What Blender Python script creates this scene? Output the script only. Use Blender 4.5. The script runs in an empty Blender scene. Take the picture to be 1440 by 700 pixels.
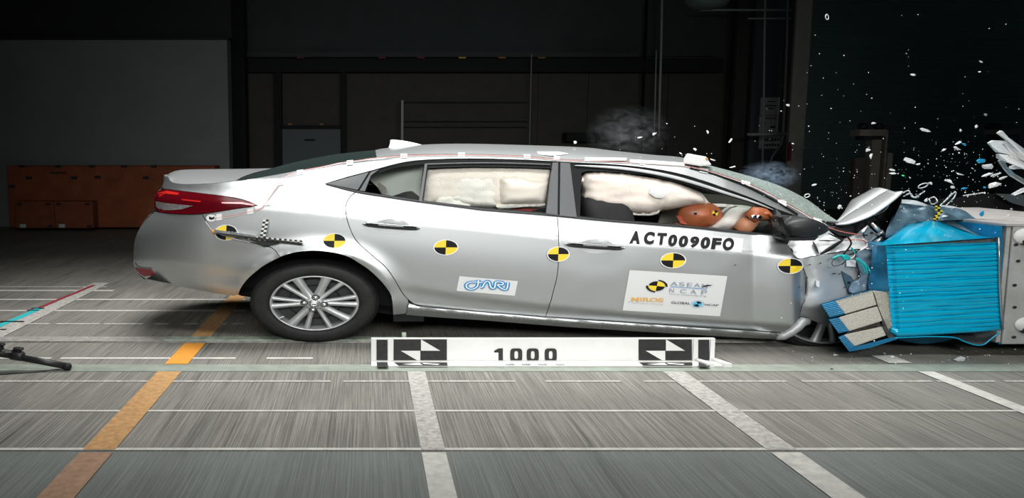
import bpy, bmesh, math, random
from mathutils import Vector, Matrix, noise
from mathutils.geometry import delaunay_2d_cdt

random.seed(7)
scene = bpy.context.scene
COL = scene.collection
# ------------------------------------------------------------------ camera
F, H, HZ, VX = 1130.0, 1.395, 213.0, 518.0      # focal length in pixels of a 1440 wide frame, lens height, horizon row
TH = math.atan((350.0 - HZ) / F)
CT, ST = math.cos(TH), math.sin(TH)
cam_data = bpy.data.cameras.new('camera')
cam = bpy.data.objects.new('camera', cam_data)
COL.objects.link(cam)
cam.location = (0, 0, H)
cam.rotation_euler = (math.pi / 2 - TH, 0, 0)
cam_data.sensor_fit = 'HORIZONTAL'
cam_data.sensor_width = 36.0
cam_data.lens = 36.0 * F / 1440.0
cam_data.shift_x = (720.0 - VX) / 1440.0
cam_data.clip_end = 100
scene.camera = cam
# ------------------------------------------------------------------ world, lights, exposure
scene.view_settings.view_transform = 'Standard'
scene.view_settings.look = 'None'
scene.view_settings.gamma = 1.0
scene.view_settings.use_curve_mapping = False
scene.view_settings.exposure = 0.0
world = bpy.data.worlds.new('dark_hall')
scene.world = world
world.use_nodes = True
world.node_tree.nodes['Background'].inputs[0].default_value = (0.55, 0.75, 0.8, 1)
world.node_tree.nodes['Background'].inputs[1].default_value = 0.02


def area_light(name, loc, target, sx, sy, power, color=(1, 1, 1), spread=180):
    d = bpy.data.lights.new(name, 'AREA')
    d.shape = 'RECTANGLE'
    d.size, d.size_y = sx, sy
    d.energy = power
    d.color = color
    d.spread = math.radians(spread)
    o = bpy.data.objects.new(name, d)
    COL.objects.link(o)
    o.location = loc
    o.rotation_euler = (Vector(target) - Vector(loc)).to_track_quat('-Z', 'Y').to_euler()
    return o


area_light('overhead_light_bank', (1.0, 6.9, 5.6), (1.0, 6.5, 0), 8.0, 2.0, 190, (1.0, 1.0, 0.97), 80)
area_light('camera_side_light_bank', (1.4, 2.4, 5.2), (1.4, 6.1, 0.7), 8.0, 1.2, 62, (1.0, 1.0, 0.98), 75)
area_light('front_flood_bank', (1.2, -1.6, 2.9), (1.2, 5.8, 0.9), 6.0, 1.0, 60, (1.0, 1.0, 0.98), 60)


# ------------------------------------------------------------------ pixel -> world helpers
def ray(px, py):
    u, v = (px - VX) / F, (350.0 - py) / F
    return Vector((u, CT + v * ST, -ST + v * CT))


def at(px, py, Y):
    r = ray(px, py)
    return r * (Y / r.y) + Vector((0, 0, H))


def on_floor(px, py, z=0.0):
    r = ray(px, py)
    return r * ((z - H) / r.z) + Vector((0, 0, H))


CB = -0.045                                    # the car stands slightly turned to the lens
CA = 5.72 + CB * 0.39
HALF = 0.86
STR = 1.605                                    # everything in the place is this much longer than tall


def CP(px, py, off=0.0):                       # a point `off` metres behind the car's near flank
    r = ray(px, py)
    return r * ((CA + off) / (r.y - CB * r.x)) + Vector((0, 0, H))


NRM = Vector((-CB, 1, 0)).normalized()


def MIR(p):                                    # mirror across the car's centre plane
    D = (p.y - CA - HALF - CB * p.x) * NRM.y
    return p - 2 * D * NRM


def lerp(a, b, t):
    return a + (b - a) * t


def interp(pts, x):
    if x <= pts[0][0]:
        return pts[0][1]
    for (x0, y0), (x1, y1) in zip(pts, pts[1:]):
        if x <= x1:
            return y0 + (y1 - y0) * (x - x0) / (x1 - x0)
    return pts[-1][1]


def catmull(pts, sub=6):
    if len(pts) < 3:
        return list(pts)
    out = []
    n = len(pts)
    for i in range(n - 1):
        p0 = pts[max(i - 1, 0)]; p1 = pts[i]; p2 = pts[i + 1]; p3 = pts[min(i + 2, n - 1)]
        for k in range(sub):
            t = k / sub
            out.append(tuple(0.5 * ((2 * b) + (-a + c) * t + (2 * a - 5 * b + 4 * c - d) * t * t + (-a + 3 * b - 3 * c + d) * t ** 3)
                             for a, b, c, d in zip(p0, p1, p2, p3)))
    out.append(tuple(pts[-1]))
    return out


def resample_open(pts, n):
    d = [0.0]
    for a, b in zip(pts, pts[1:]):
        d.append(d[-1] + math.dist(a, b))
    out = []
    j = 0
    for i in range(n):
        t = d[-1] * i / (n - 1)
        while j < len(d) - 2 and d[j + 1] < t:
            j += 1
        s = (t - d[j]) / max(d[j + 1] - d[j], 1e-9)
        out.append(tuple(lerp(a, b, s) for a, b in zip(pts[j], pts[j + 1])))
    return out


def resample_closed(poly, step):
    out = []
    for a, b in zip(poly, poly[1:] + poly[:1]):
        L = math.dist(a, b)
        n = max(1, int(round(L / step)))
        for k in range(n):
            out.append((lerp(a[0], b[0], k / n), lerp(a[1], b[1], k / n)))
    res = []
    for p in out:
        if not res or math.dist(p, res[-1]) > 0.35:
            res.append(p)
    if math.dist(res[0], res[-1]) < 0.35:
        res.pop()
    return res


def inside(poly, x, y):
    c = False
    n = len(poly)
    j = n - 1
    for i in range(n):
        xi, yi = poly[i]; xj, yj = poly[j]
        if (yi > y) != (yj > y) and x < (xj - xi) * (y - yi) / (yj - yi) + xi:
            c = not c
        j = i
    return c


def area2(poly):
    return sum(a[0] * b[1] - b[0] * a[1] for a, b in zip(poly, poly[1:] + poly[:1]))


def inset(poly, d):
    if d == 0:
        return poly
    s = 1 if area2(poly) > 0 else -1
    n = len(poly)
    out = []
    for i in range(n):
        a, b, c = poly[i - 1], poly[i], poly[(i + 1) % n]
        t = (c[0] - a[0], c[1] - a[1])
        L = math.hypot(*t) or 1
        out.append((b[0] - s * t[1] / L * d, b[1] + s * t[0] / L * d))
    return out


def region(poly, holes=(), step=6.0, ystep=None):
    """triangulate an outline (with holes) into a regular lattice; returns points and faces"""
    ystep = ystep or step * 0.8
    loops = [resample_closed(list(poly), step)] + [resample_closed(list(h), step) for h in holes]
    verts, edges = [], []
    for lp in loops:
        b = len(verts)
        verts += [Vector(p) for p in lp]
        edges += [(b + i, b + (i + 1) % len(lp)) for i in range(len(lp))]
    xs = [p[0] for p in loops[0]]; ys = [p[1] for p in loops[0]]

    def ok(x, y):
        return inside(loops[0], x, y) and not any(inside(h, x, y) for h in loops[1:])
    bpts = [tuple(v) for v in verts]
    y = min(ys) + ystep * 0.5
    r = 0
    while y < max(ys):
        x = min(xs) + (0.5 if r % 2 else 0.0) * step
        while x < max(xs):
            if ok(x, y) and all(abs(p[0] - x) / step + abs(p[1] - y) / ystep > 0.6 for p in bpts if abs(p[0] - x) < step):
                verts.append(Vector((x, y)))
            x += step
        y += ystep
        r += 1
    V, E, Fc, _, _, _ = delaunay_2d_cdt(verts, edges, [], 0, 1e-4)
    faces = []
    for f in Fc:
        cx = sum(V[i].x for i in f) / len(f); cy = sum(V[i].y for i in f) / len(f)
        if ok(cx, cy):
            a = sum(V[f[i]].x * V[f[(i + 1) % len(f)]].y - V[f[(i + 1) % len(f)]].x * V[f[i]].y for i in range(len(f)))
            if abs(a) < 0.012 * step * step:          # drop needle triangles, they spoil the shading
                continue
            faces.append(tuple(f) if a < 0 else tuple(reversed(f)))
    return [(v.x, v.y) for v in V], faces


# ------------------------------------------------------------------ object helpers
def link(name, me, mat=None, parent=None, label=None, smooth=True):
    o = bpy.data.objects.new(name, me)
    COL.objects.link(o)
    if mat is not None:
        for m in (mat if isinstance(mat, (list, tuple)) else [mat]):
            me.materials.append(m)
    if smooth:
        me.polygons.foreach_set('use_smooth', [True] * len(me.polygons))
    if parent is not None:
        o.parent = parent
        o.matrix_parent_inverse = parent.matrix_basis.inverted()
    if label:
        o['label'] = label
    return o


def mesh(name, verts, faces, mat=None, parent=None, label=None, smooth=True, midx=None):
    me = bpy.data.meshes.new(name)
    me.from_pydata([tuple(v) for v in verts], [], faces)
    if midx:
        me.polygons.foreach_set('material_index', midx)
    me.update()
    return link(name, me, mat, parent, label, smooth)


def tag(o, label, cat, group=None):
    o['label'] = label
    o['category'] = cat
    if group:
        o['group'] = group
    return o


def thing(name, loc, label, cat, group=None):
    o = bpy.data.objects.new(name, None)
    COL.objects.link(o)
    o.location = loc
    o.empty_display_size = 0.2
    return tag(o, label, cat, group)


def part_empty(name, parent):
    o = bpy.data.objects.new(name, None)
    COL.objects.link(o)
    o.parent = parent
    o.matrix_parent_inverse = parent.matrix_basis.inverted()
    return o


def structure(o):
    o['kind'] = 'structure'
    return o


class MB:
    """collects boxes, bars and tubes into one mesh"""
    def __init__(self):
        self.v, self.f, self.m = [], [], []

    def add(self, vs, fs, mi=0):
        b = len(self.v)
        self.v += [Vector(v) for v in vs]
        self.f += [tuple(i + b for i in f) for f in fs]
        self.m += [mi] * len(fs)
        return self

    def hexa(self, a, mi=0):                    # 8 corners: 4 of the near face ccw, 4 of the far face
        return self.add(a, [(0, 1, 2, 3), (7, 6, 5, 4), (0, 4, 5, 1), (1, 5, 6, 2), (2, 6, 7, 3), (3, 7, 4, 0)], mi)

    def box(self, x0, x1, y0, y1, z0, z1, mi=0):
        return self.hexa([(x0, y0, z0), (x1, y0, z0), (x1, y0, z1), (x0, y0, z1),
                          (x0, y1, z0), (x1, y1, z0), (x1, y1, z1), (x0, y1, z1)], mi)

    def pxbox(self, x0, y0, x1, y1, Y, depth, mi=0):   # a box whose near face spans this pixel rectangle at distance Y
        a = at(x0, y1, Y); b = at(x1, y0, Y)
        return self.box(a.x, b.x, Y, Y + depth, a.z, b.z, mi)

    def tube(self, pts, r, n=8, sx=1.0, mi=0, cap=True):
        pts = [Vector(p) for p in pts]
        rs = r if isinstance(r, (list, tuple)) else [r] * len(pts)
        vs, fs = [], []
        up = None
        for i, p in enumerate(pts):
            t = (pts[min(i + 1, len(pts) - 1)] - pts[max(i - 1, 0)])
            t = t.normalized() if t.length > 1e-9 else Vector((1, 0, 0))
            if up is None:
                up = Vector((0, 0, 1)) if abs(t.z) < 0.9 else Vector((0, 1, 0))
            s = t.cross(up).normalized()
            up = s.cross(t).normalized()
            for k in range(n):
                a = 2 * math.pi * k / n
                d = (s * math.cos(a) + up * math.sin(a)) * rs[i]
                d.x *= sx
                vs.append(p + d)
        for i in range(len(pts) - 1):
            for k in range(n):
                fs.append((i * n + k, i * n + (k + 1) % n, (i + 1) * n + (k + 1) % n, (i + 1) * n + k))
        if cap:
            fs.append(tuple(range(n - 1, -1, -1)))
            fs.append(tuple(range((len(pts) - 1) * n, len(pts) * n)))
        return self.add(vs, fs, mi)

    def prism(self, front, back, mi=0):         # two matching loops of points
        n = len(front)
        fs = [tuple(range(n)), tuple(range(2 * n - 1, n - 1, -1))]
        fs += [(i, i + n, (i + 1) % n + n, (i + 1) % n) for i in range(n)]
        return self.add(list(front) + list(back), fs, mi)

    def grid(self, rows, mi=0):
        n = len(rows[0])
        vs = [p for r in rows for p in r]
        fs = [(i * n + j, i * n + j + 1, (i + 1) * n + j + 1, (i + 1) * n + j) for i in range(len(rows) - 1) for j in range(n - 1)]
        return self.add(vs, fs, mi)

    def build(self, name, mat=None, parent=None, label=None, smooth=False, bevel=0.0):
        o = mesh(name, self.v, self.f, mat, parent, label, smooth, self.m)
        if bevel:
            md = o.modifiers.new('bevel', 'BEVEL')
            md.width = bevel
            md.segments = 2
            md.limit_method = 'ANGLE'
        return o


def fix(o):                                     # make normals consistent
    bm = bmesh.new()
    bm.from_mesh(o.data)
    bmesh.ops.recalc_face_normals(bm, faces=bm.faces)
    bm.to_mesh(o.data)
    bm.free()
    return o


# ------------------------------------------------------------------ materials
def mat(name, base, rough=0.5, metal=0.0, noise_scale=0, noise_amt=0.0, stretch=(1, 1, 1), bump=0.0, bump_scale=None, **kw):
    m = bpy.data.materials.new(name)
    m.use_nodes = True
    nt = m.node_tree
    b = nt.nodes['Principled BSDF']
    b.inputs['Base Color'].default_value = (*base, 1)
    b.inputs['Roughness'].default_value = rough
    b.inputs['Metallic'].default_value = metal
    for k, v in kw.items():
        b.inputs[k.replace('_', ' ')].default_value = v
    if noise_scale or bump:
        tc = nt.nodes.new('ShaderNodeTexCoord')
        mp = nt.nodes.new('ShaderNodeMapping')
        mp.inputs['Scale'].default_value = stretch
        nt.links.new(tc.outputs['Object'], mp.inputs['Vector'])
    if noise_scale:
        nz = nt.nodes.new('ShaderNodeTexNoise')
        nz.inputs['Scale'].default_value = noise_scale
        nz.inputs['Detail'].default_value = 6
        nz.inputs['Roughness'].default_value = 0.65
        nt.links.new(mp.outputs['Vector'], nz.inputs['Vector'])
        rp = nt.nodes.new('ShaderNodeValToRGB')
        rp.color_ramp.elements[0].position = 0.3
        rp.color_ramp.elements[1].position = 0.7
        rp.color_ramp.elements[0].color = (*[max(0, c * (1 - noise_amt)) for c in base], 1)
        rp.color_ramp.elements[1].color = (*[min(1, c * (1 + noise_amt)) for c in base], 1)
        nt.links.new(nz.outputs['Fac'], rp.inputs['Fac'])
        nt.links.new(rp.outputs['Color'], b.inputs['Base Color'])
    if bump:
        n2 = nt.nodes.new('ShaderNodeTexNoise')
        n2.inputs['Scale'].default_value = bump_scale or noise_scale or 20
        n2.inputs['Detail'].default_value = 4
        nt.links.new(mp.outputs['Vector'], n2.inputs['Vector'])
        bp = nt.nodes.new('ShaderNodeBump')
        bp.inputs['Strength'].default_value = bump
        bp.inputs['Distance'].default_value = 0.01
        nt.links.new(n2.outputs['Fac'], bp.inputs['Height'])
        nt.links.new(bp.outputs['Normal'], b.inputs['Normal'])
    return m


def glass_mat(name, tint, gloss=0.12, rough=0.02, diffuse=0.0, diffuse_col=(0.8, 0.85, 0.82), crack=False):
    """thin pane: mostly see-through, some mirror reflection, optional diffuse share"""
    m = bpy.data.materials.new(name)
    m.use_nodes = True
    nt = m.node_tree
    nt.nodes.clear()
    out = nt.nodes.new('ShaderNodeOutputMaterial')
    tr = nt.nodes.new('ShaderNodeBsdfTransparent')
    tr.inputs[0].default_value = (*tint, 1)
    gl = nt.nodes.new('ShaderNodeBsdfGlossy')
    gl.inputs['Roughness'].default_value = rough
    mx = nt.nodes.new('ShaderNodeMixShader')
    lw = nt.nodes.new('ShaderNodeLayerWeight')
    lw.inputs['Blend'].default_value = gloss
    nt.links.new(lw.outputs['Fresnel'], mx.inputs[0])
    nt.links.new(tr.outputs[0], mx.inputs[1])
    nt.links.new(gl.outputs[0], mx.inputs[2])
    last = mx
    if diffuse:
        df = nt.nodes.new('ShaderNodeBsdfDiffuse')
        df.inputs[0].default_value = (*diffuse_col, 1)
        m2 = nt.nodes.new('ShaderNodeMixShader')
        m2.inputs[0].default_value = diffuse
        nt.links.new(mx.outputs[0], m2.inputs[1])
        nt.links.new(df.outputs[0], m2.inputs[2])
        if crack:
            tc = nt.nodes.new('ShaderNodeTexCoord')
            vo = nt.nodes.new('ShaderNodeTexVoronoi')
            vo.feature = 'DISTANCE_TO_EDGE'
            vo.inputs['Scale'].default_value = 22
            nt.links.new(tc.outputs['Object'], vo.inputs['Vector'])
            mr = nt.nodes.new('ShaderNodeMapRange')
            mr.inputs['From Min'].default_value = 0.0
            mr.inputs['From Max'].default_value = 0.05
            mr.inputs['To Min'].default_value = min(1, diffuse + 0.35)
            mr.inputs['To Max'].default_value = diffuse
            nt.links.new(vo.outputs['Distance'], mr.inputs['Value'])
            nt.links.new(mr.outputs[0], m2.inputs[0])
        last = m2
    nt.links.new(last.outputs[0], out.inputs[0])
    return m


M = {}
M['paint'] = mat('silver_paint', (0.50, 0.52, 0.525), 0.40, 0.86, Coat_Weight=0.35, Coat_Roughness=0.06)
M['paint_rough'] = mat('silver_paint_scuffed', (0.50, 0.52, 0.53), 0.5, 0.35, 5, 0.08, Coat_Weight=0.25, Coat_Roughness=0.15)
M['black_gloss'] = mat('black_trim', (0.012, 0.013, 0.014), 0.4, 0.0, Specular_IOR_Level=0.1)
M['handle'] = mat('dark_chrome_handle', (0.10, 0.103, 0.106), 0.2, 0.9)
M['black_satin'] = mat('black_satin_plastic', (0.022, 0.023, 0.025), 0.45, 0.0, Specular_IOR_Level=0.35)
M['pillar'] = mat('grey_pillar_film', (0.075, 0.08, 0.085), 0.42, 0.1)
M['dark'] = mat('dark_underside', (0.010, 0.010, 0.011), 0.8)
M['pale_trim'] = mat('reflection_pale_trim', (0.72, 0.76, 0.70), 0.6)  # trim paled and greened to paint the quarter glass reflections
M['interior'] = mat('dark_interior', (0.022, 0.022, 0.024), 0.75, 0, 30, 0.2)
M['trimgrey'] = mat('beige_interior_trim', (0.30, 0.28, 0.24), 0.8)
M['rubber'] = mat('tyre_rubber', (0.014, 0.0145, 0.0145), 0.62, 0, 18, 0.3, bump=0.1, Specular_IOR_Level=0.3)
M['alloy'] = mat('alloy_rim', (0.46, 0.475, 0.48), 0.40, 0.5)
M['alloy_shade'] = mat('rim_pocket_shade', (0.04, 0.04, 0.043), 0.5, 0.4)  # darkened alloy, paints the shade in rim pockets and nut recesses
M['chrome'] = mat('chrome', (0.85, 0.86, 0.87), 0.08, 1.0)
M['steel'] = mat('bare_steel', (0.42, 0.43, 0.44), 0.35, 0.8, 30, 0.3)
M['lamp_red'] = mat('tail_lamp_red', (0.10, 0.002, 0.006), 0.22, 0.0, Specular_IOR_Level=0.25)
M['lamp_bright'] = mat('tail_lamp_bright_red', (0.55, 0.02, 0.015), 0.15, 0.0, Coat_Weight=0.8)
M['lamp_clear'] = mat('tail_lamp_clear', (0.45, 0.42, 0.42), 0.12, 0.5, 60, 0.5, Coat_Weight=0.8)
M['yellow'] = mat('marker_yellow', (0.90, 0.66, 0.03), 0.5)
M['black_print'] = mat('black_print', (0.010, 0.010, 0.012), 0.5, Specular_IOR_Level=0.15)
M['white_print'] = mat('white_print', (0.86, 0.87, 0.87), 0.45)
M['tape'] = mat('white_tape', (0.85, 0.85, 0.84), 0.6, 0, 60, 0.05)
M['sheet'] = mat('sticker_sheet', (0.72, 0.73, 0.73), 0.4)
M['logo_blue'] = mat('logo_blue', (0.01, 0.25, 0.58), 0.5)
M['logo_light'] = mat('logo_light_blue', (0.35, 0.62, 0.82), 0.5)
M['logo_grey'] = mat('logo_grey_blue', (0.26, 0.29, 0.38), 0.5)
M['logo_orange'] = mat('logo_orange', (0.75, 0.42, 0.10), 0.5)
M['logo_cyan'] = mat('logo_cyan', (0.08, 0.48, 0.75), 0.5)
M['red_wire'] = mat('red_wire', (0.55, 0.16, 0.14), 0.5)
M['white_wire'] = mat('white_wire', (0.75, 0.75, 0.75), 0.5)
M['teal_wire'] = mat('teal_wire', (0.01, 0.45, 0.45), 0.45)
M['airbag'] = mat('airbag_fabric', (0.88, 0.79, 0.71), 0.85, 0, 40, 0.05, bump=0.12, bump_scale=30)
M['airbag_pale'] = mat('airbag_fabric_pale', (0.90, 0.86, 0.80), 0.85, 0, 40, 0.05, bump=0.12, bump_scale=30)
M['airbag_grey'] = mat('driver_airbag_fabric', (0.70, 0.67, 0.63), 0.85, 0, 40, 0.05)
M['skin'] = mat('dummy_vinyl', (0.42, 0.125, 0.05), 0.42, 0, 9, 0.18)
M['skin_pale'] = mat('dummy_arm_vinyl', (0.55, 0.24, 0.13), 0.45, 0, 9, 0.15)
M['shirt'] = mat('dummy_shirt', (0.50, 0.10, 0.06), 0.8)
M['belt_red'] = mat('red_fabric', (0.65, 0.03, 0.02), 0.7)
M['blue'] = mat('barrier_blue', (0.0, 0.46, 0.72), 0.3, 0.1, 14, 0.12, stretch=(0.3, 1, 4), bump=0.2, bump_scale=10, Coat_Weight=0.4, Coat_Roughness=0.1)
M['blue_sheet'] = mat('barrier_blue_sheet', (0.0, 0.42, 0.68), 0.2, 0.15, 6, 0.12, bump=0.3, bump_scale=5, Coat_Weight=0.6, Coat_Roughness=0.08)
M['blue_dark'] = mat('barrier_dark_blue', (0.01, 0.19, 0.36), 0.35, 0.2, 12, 0.3)
M['blue_film'] = mat('barrier_dusty_blue', (0.075, 0.14, 0.19), 0.4, 0.2, 8, 0.5, bump=0.5, bump_scale=8)
M['blue_wing'] = mat('dusted_wing_reflection', (0.30, 0.40, 0.48), 0.4, 0.35, 8, 0.3, bump=0.2, bump_scale=8)  # barrier's blue reflection, with dust, put into the base colour
M['blue_edge'] = mat('bumper_blue_end', (0.008, 0.16, 0.33), 0.4, 0.1, 25, 0.25, stretch=(1, 1, 4))
M['honey'] = mat('aluminium_honeycomb', (0.58, 0.56, 0.50), 0.6, 0.1, 90, 0.16, bump=0.7, bump_scale=110)
M['honey_dark'] = mat('honeycomb_gap', (0.05, 0.047, 0.042), 0.8, 0, 60, 0.7, bump=0.8, bump_scale=60)
M['alu'] = mat('aluminium_sheet', (0.55, 0.56, 0.56), 0.28, 0.8, 8, 0.15, bump=0.25, bump_scale=6)
M['barrier'] = mat('barrier_grey_paint', (0.42, 0.43, 0.42), 0.65, 0.05, 5, 0.18, bump=0.2, bump_scale=25)
M['barrier_top'] = mat('barrier_top_plate', (0.46, 0.44, 0.43), 0.6, 0.1, 7, 0.2)
M['board_white'] = mat('board_white', (0.80, 0.80, 0.78), 0.45, 0, 4, 0.06)
M['board_black'] = mat('board_black', (0.018, 0.018, 0.019), 0.5, 0, 70, 0.5)
M['tripod'] = mat('tripod_black', (0.018, 0.019, 0.020), 0.4)
M['line_white'] = mat('painted_line_white', (0.55, 0.54, 0.50), 0.8, 0, 14, 0.22)
M['line_worn'] = mat('painted_line_worn', (0.42, 0.41, 0.38), 0.85, 0, 30, 0.4)
M['line_orange'] = mat('painted_line_orange', (0.72, 0.29, 0.03), 0.75, 0, 12, 0.12)
M['line_tan'] = mat('painted_line_faded_orange', (0.48, 0.27, 0.11), 0.8, 0, 25, 0.3)
M['line_pink'] = mat('painted_line_pale_orange', (0.36, 0.22, 0.14), 0.8, 0, 25, 0.25)
M['tape_teal'] = mat('tape_teal', (0.03, 0.50, 0.55), 0.6)
M['tape_red'] = mat('tape_red', (0.30, 0.03, 0.05), 0.6)
M['slot'] = mat('slot_black', (0.006, 0.006, 0.006), 0.9)
M['rail'] = mat('rail_steel', (0.40, 0.39, 0.36), 0.55, 0.4, 18, 0.35)
M['green_strip'] = mat('greenish_strip', (0.30, 0.36, 0.29), 0.7, 0, 12, 0.4)
M['wall_dark'] = mat('hall_back_wall', (0.105, 0.10, 0.095), 0.9, 0, 3, 0.12)
M['wall_upper'] = mat('hall_upper_wall', (0.085, 0.10, 0.105), 0.9, 0, 2, 0.1)
M['wall_panel'] = mat('hall_side_wall', (0.21, 0.235, 0.235), 0.9, 0, 1.5, 0.07)
M['wall_black'] = mat('black_steelwork', (0.018, 0.021, 0.021), 0.8)
M['door_grey'] = mat('door_grey', (0.19, 0.215, 0.225), 0.8)
M['pipe'] = mat('grey_conduit', (0.55, 0.60, 0.60), 0.6)
M['column'] = mat('grey_column', (0.42, 0.41, 0.37), 0.8, 0, 5, 0.1)
M['blue_column'] = mat('blue_grey_cladding', (0.11, 0.135, 0.15), 0.8)
M['shutter'] = mat('shutter_slats', (0.24, 0.33, 0.33), 0.7)
M['orange_block'] = mat('orange_barrier_paint', (0.27, 0.07, 0.025), 0.8, 0, 4, 0.25)
M['orange_dark'] = mat('orange_barrier_dark', (0.22, 0.06, 0.025), 0.8, 0, 5, 0.25)
M['pillar_conc'] = mat('concrete_pillar', (0.27, 0.25, 0.22), 0.85, 0, 6, 0.2)
M['pillar_dark'] = mat('brown_pillar', (0.10, 0.088, 0.075), 0.85, 0, 6, 0.2)
M['poster'] = mat('notice_paper', (0.75, 0.78, 0.78), 0.7)
M['shard'] = mat('white_fragment', (0.80, 0.82, 0.82), 0.3)
M['shard_grey'] = mat('grey_fragment', (0.40, 0.43, 0.44), 0.3, 0.3)
M['shard_blue'] = mat('blue_fragment', (0.02, 0.34, 0.60), 0.3)
M['shard_dark'] = mat('black_fragment', (0.02, 0.02, 0.022), 0.4)
M['clear'] = glass_mat('clear_plastic', (0.80, 0.84, 0.85), 0.45, 0.12, 0.62, (0.85, 0.88, 0.9))
M['side_glass'] = glass_mat('side_glass', (0.93, 0.95, 0.94), 0.10, 0.01)
M['rear_glass'] = glass_mat('rear_glass', (0.25, 0.32, 0.30), 0.5, 0.05, 0.10, (0.16, 0.24, 0.23))  # teal diffuse share paints a reflection into the rear window
M['cracked'] = glass_mat('cracked_windscreen', (0.60, 0.70, 0.66), 0.25, 0.05, 0.30, (0.52, 0.62, 0.58), True)
M['lampglass'] = mat('lamp_lens', (0.10, 0.14, 0.14), 0.15, 0.3)


def floor_material(name, base, streak, dark):
    m = bpy.data.materials.new(name)
    m.use_nodes = True
    nt = m.node_tree
    L = nt.links
    b = nt.nodes['Principled BSDF']
    b.inputs['Roughness'].default_value = 0.72
    b.inputs['Specular IOR Level'].default_value = 0.3
    tc = nt.nodes.new('ShaderNodeTexCoord')

    def nz(sc, scale, detail, rough=0.6):
        mp = nt.nodes.new('ShaderNodeMapping')
        mp.inputs['Scale'].default_value = sc
        L.new(tc.outputs['Object'], mp.inputs['Vector'])
        n = nt.nodes.new('ShaderNodeTexNoise')
        n.inputs['Scale'].default_value = scale
        n.inputs['Detail'].default_value = detail
        n.inputs['Roughness'].default_value = rough
        L.new(mp.outputs['Vector'], n.inputs['Vector'])
        return n

    def ramp(src, p0, p1, c0, c1):
        r = nt.nodes.new('ShaderNodeValToRGB')
        r.color_ramp.elements[0].position = p0
        r.color_ramp.elements[1].position = p1
        r.color_ramp.elements[0].color = (c0, c0, c0, 1)
        r.color_ramp.elements[1].color = (c1, c1, c1, 1)
        L.new(src.outputs['Fac'], r.inputs['Fac'])
        return r

    def mul(a, bb):
        x = nt.nodes.new('ShaderNodeMix')
        x.data_type = 'RGBA'
        x.blend_type = 'MULTIPLY'
        x.inputs['Factor'].default_value = 1
        L.new(a, x.inputs['A'])
        L.new(bb, x.inputs['B'])
        return x.outputs['Result']
    col = nt.nodes.new('ShaderNodeRGB')
    col.outputs[0].default_value = (*base, 1)
    fine = ramp(nz((1, 0.009, 1), 125, 4, 0.7), 0.40, 0.62, 1 - streak, 1 + streak)      # broomed finish, running away from the lens
    wide = ramp(nz((1, 0.10, 1), 4.5, 4), 0.35, 0.75, 0.86, 1.08)
    patch = ramp(nz((0.7, 1, 1), 1.1, 5), 0.3, 0.7, 0.84, 1.1)
    scuff = ramp(nz((1, 0.035, 1), 12, 6, 0.75), 0.56, 0.72, 1.0, 1 - dark)
    grit = ramp(nz((1, 1, 1), 160, 2), 0.3, 0.7, 0.88, 1.12)
    r = mul(col.outputs[0], fine.outputs[0])
    for x in (wide, patch, scuff, grit):
        r = mul(r, x.outputs[0])
    L.new(r, b.inputs['Base Color'])
    bp = nt.nodes.new('ShaderNodeBump')
    bp.inputs['Strength'].default_value = 0.35
    bp.inputs['Distance'].default_value = 0.004
    L.new(fine.outputs[0], bp.inputs['Height'])
    L.new(bp.outputs['Normal'], b.inputs['Normal'])
    return m


M['slab'] = floor_material('broomed_concrete', (0.235, 0.228, 0.202), 0.34, 0.55)
M['slab_front'] = floor_material('grey_broomed_concrete', (0.19, 0.205, 0.195), 0.20, 0.3)


def chequer_material():
    m = mat('chequer_plate', (0.30, 0.34, 0.29), 0.55, 0.2, 10, 0.2)
    nt = m.node_tree
    b = nt.nodes['Principled BSDF']
    tc = nt.nodes.new('ShaderNodeTexCoord')
    mp = nt.nodes.new('ShaderNodeMapping')
    mp.inputs['Scale'].default_value = (22, 30, 1)
    mp.inputs['Rotation'].default_value = (0, 0, 0.7)
    ck = nt.nodes.new('ShaderNodeTexChecker')
    ck.inputs['Scale'].default_value = 1
    bp = nt.nodes.new('ShaderNodeBump')
    bp.inputs['Strength'].default_value = 0.8
    bp.inputs['Distance'].default_value = 0.01
    nt.links.new(tc.outputs['Object'], mp.inputs['Vector'])
    nt.links.new(mp.outputs[0], ck.inputs['Vector'])
    nt.links.new(ck.outputs['Fac'], bp.inputs['Height'])
    nt.links.new(bp.outputs[0], b.inputs['Normal'])
    return m


M['chequer'] = chequer_material()


# ================================================================== THE SETTING
def Yf(py):
    return on_floor(VX, py).y


XL, XR = -14.0, 18.0
fl = structure(MB().box(XL, XR, -2.0, 24.0, -0.30, -0.05).build('floor', M['slot']))
y_j1, y_rail0, y_rail1 = Yf(634.5), Yf(481.2), Yf(474.5)
y_pl0, y_pl1 = Yf(522.5), Yf(513.0)
for (y0, y1, m) in ((-2.0, y_j1, M['slab_front']), (y_j1 + 0.018, y_pl0 - 0.004, M['slab']), (y_pl1 + 0.004, y_rail0 - 0.01, M['slab']),
                    (y_rail1 + 0.004, 9.6, M['slab']), (9.62, 24.0, M['slab'])):
    MB().box(XL, XR, y0, y1, -0.05, 0.0).build('concrete_slab', m, fl)
MB().box(XL, XR, y_pl0, y_pl1, -0.05, 0.004).build('chequer_plate', M['chequer'], fl)
MB().box(XL, XR, y_rail0 + 0.012, y_rail1, -0.05, 0.006).build('guide_rail', M['rail'], fl)
a, b_ = on_floor(238, 474), on_floor(352, 479)
MB().box(a.x, a.x + 5.0, y_rail0 + 0.03, y_rail1 - 0.02, 0.006, 0.014).build('rail_cover', M['green_strip'], fl)


def floor_quad(name, x0, x1, y0, y1, m, z=0.003):
    mesh(name, [(x0, y0, z), (x1, y0, z), (x1, y1, z), (x0, y1, z)], [(0, 1, 2, 3)], m, fl, smooth=False)


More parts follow.
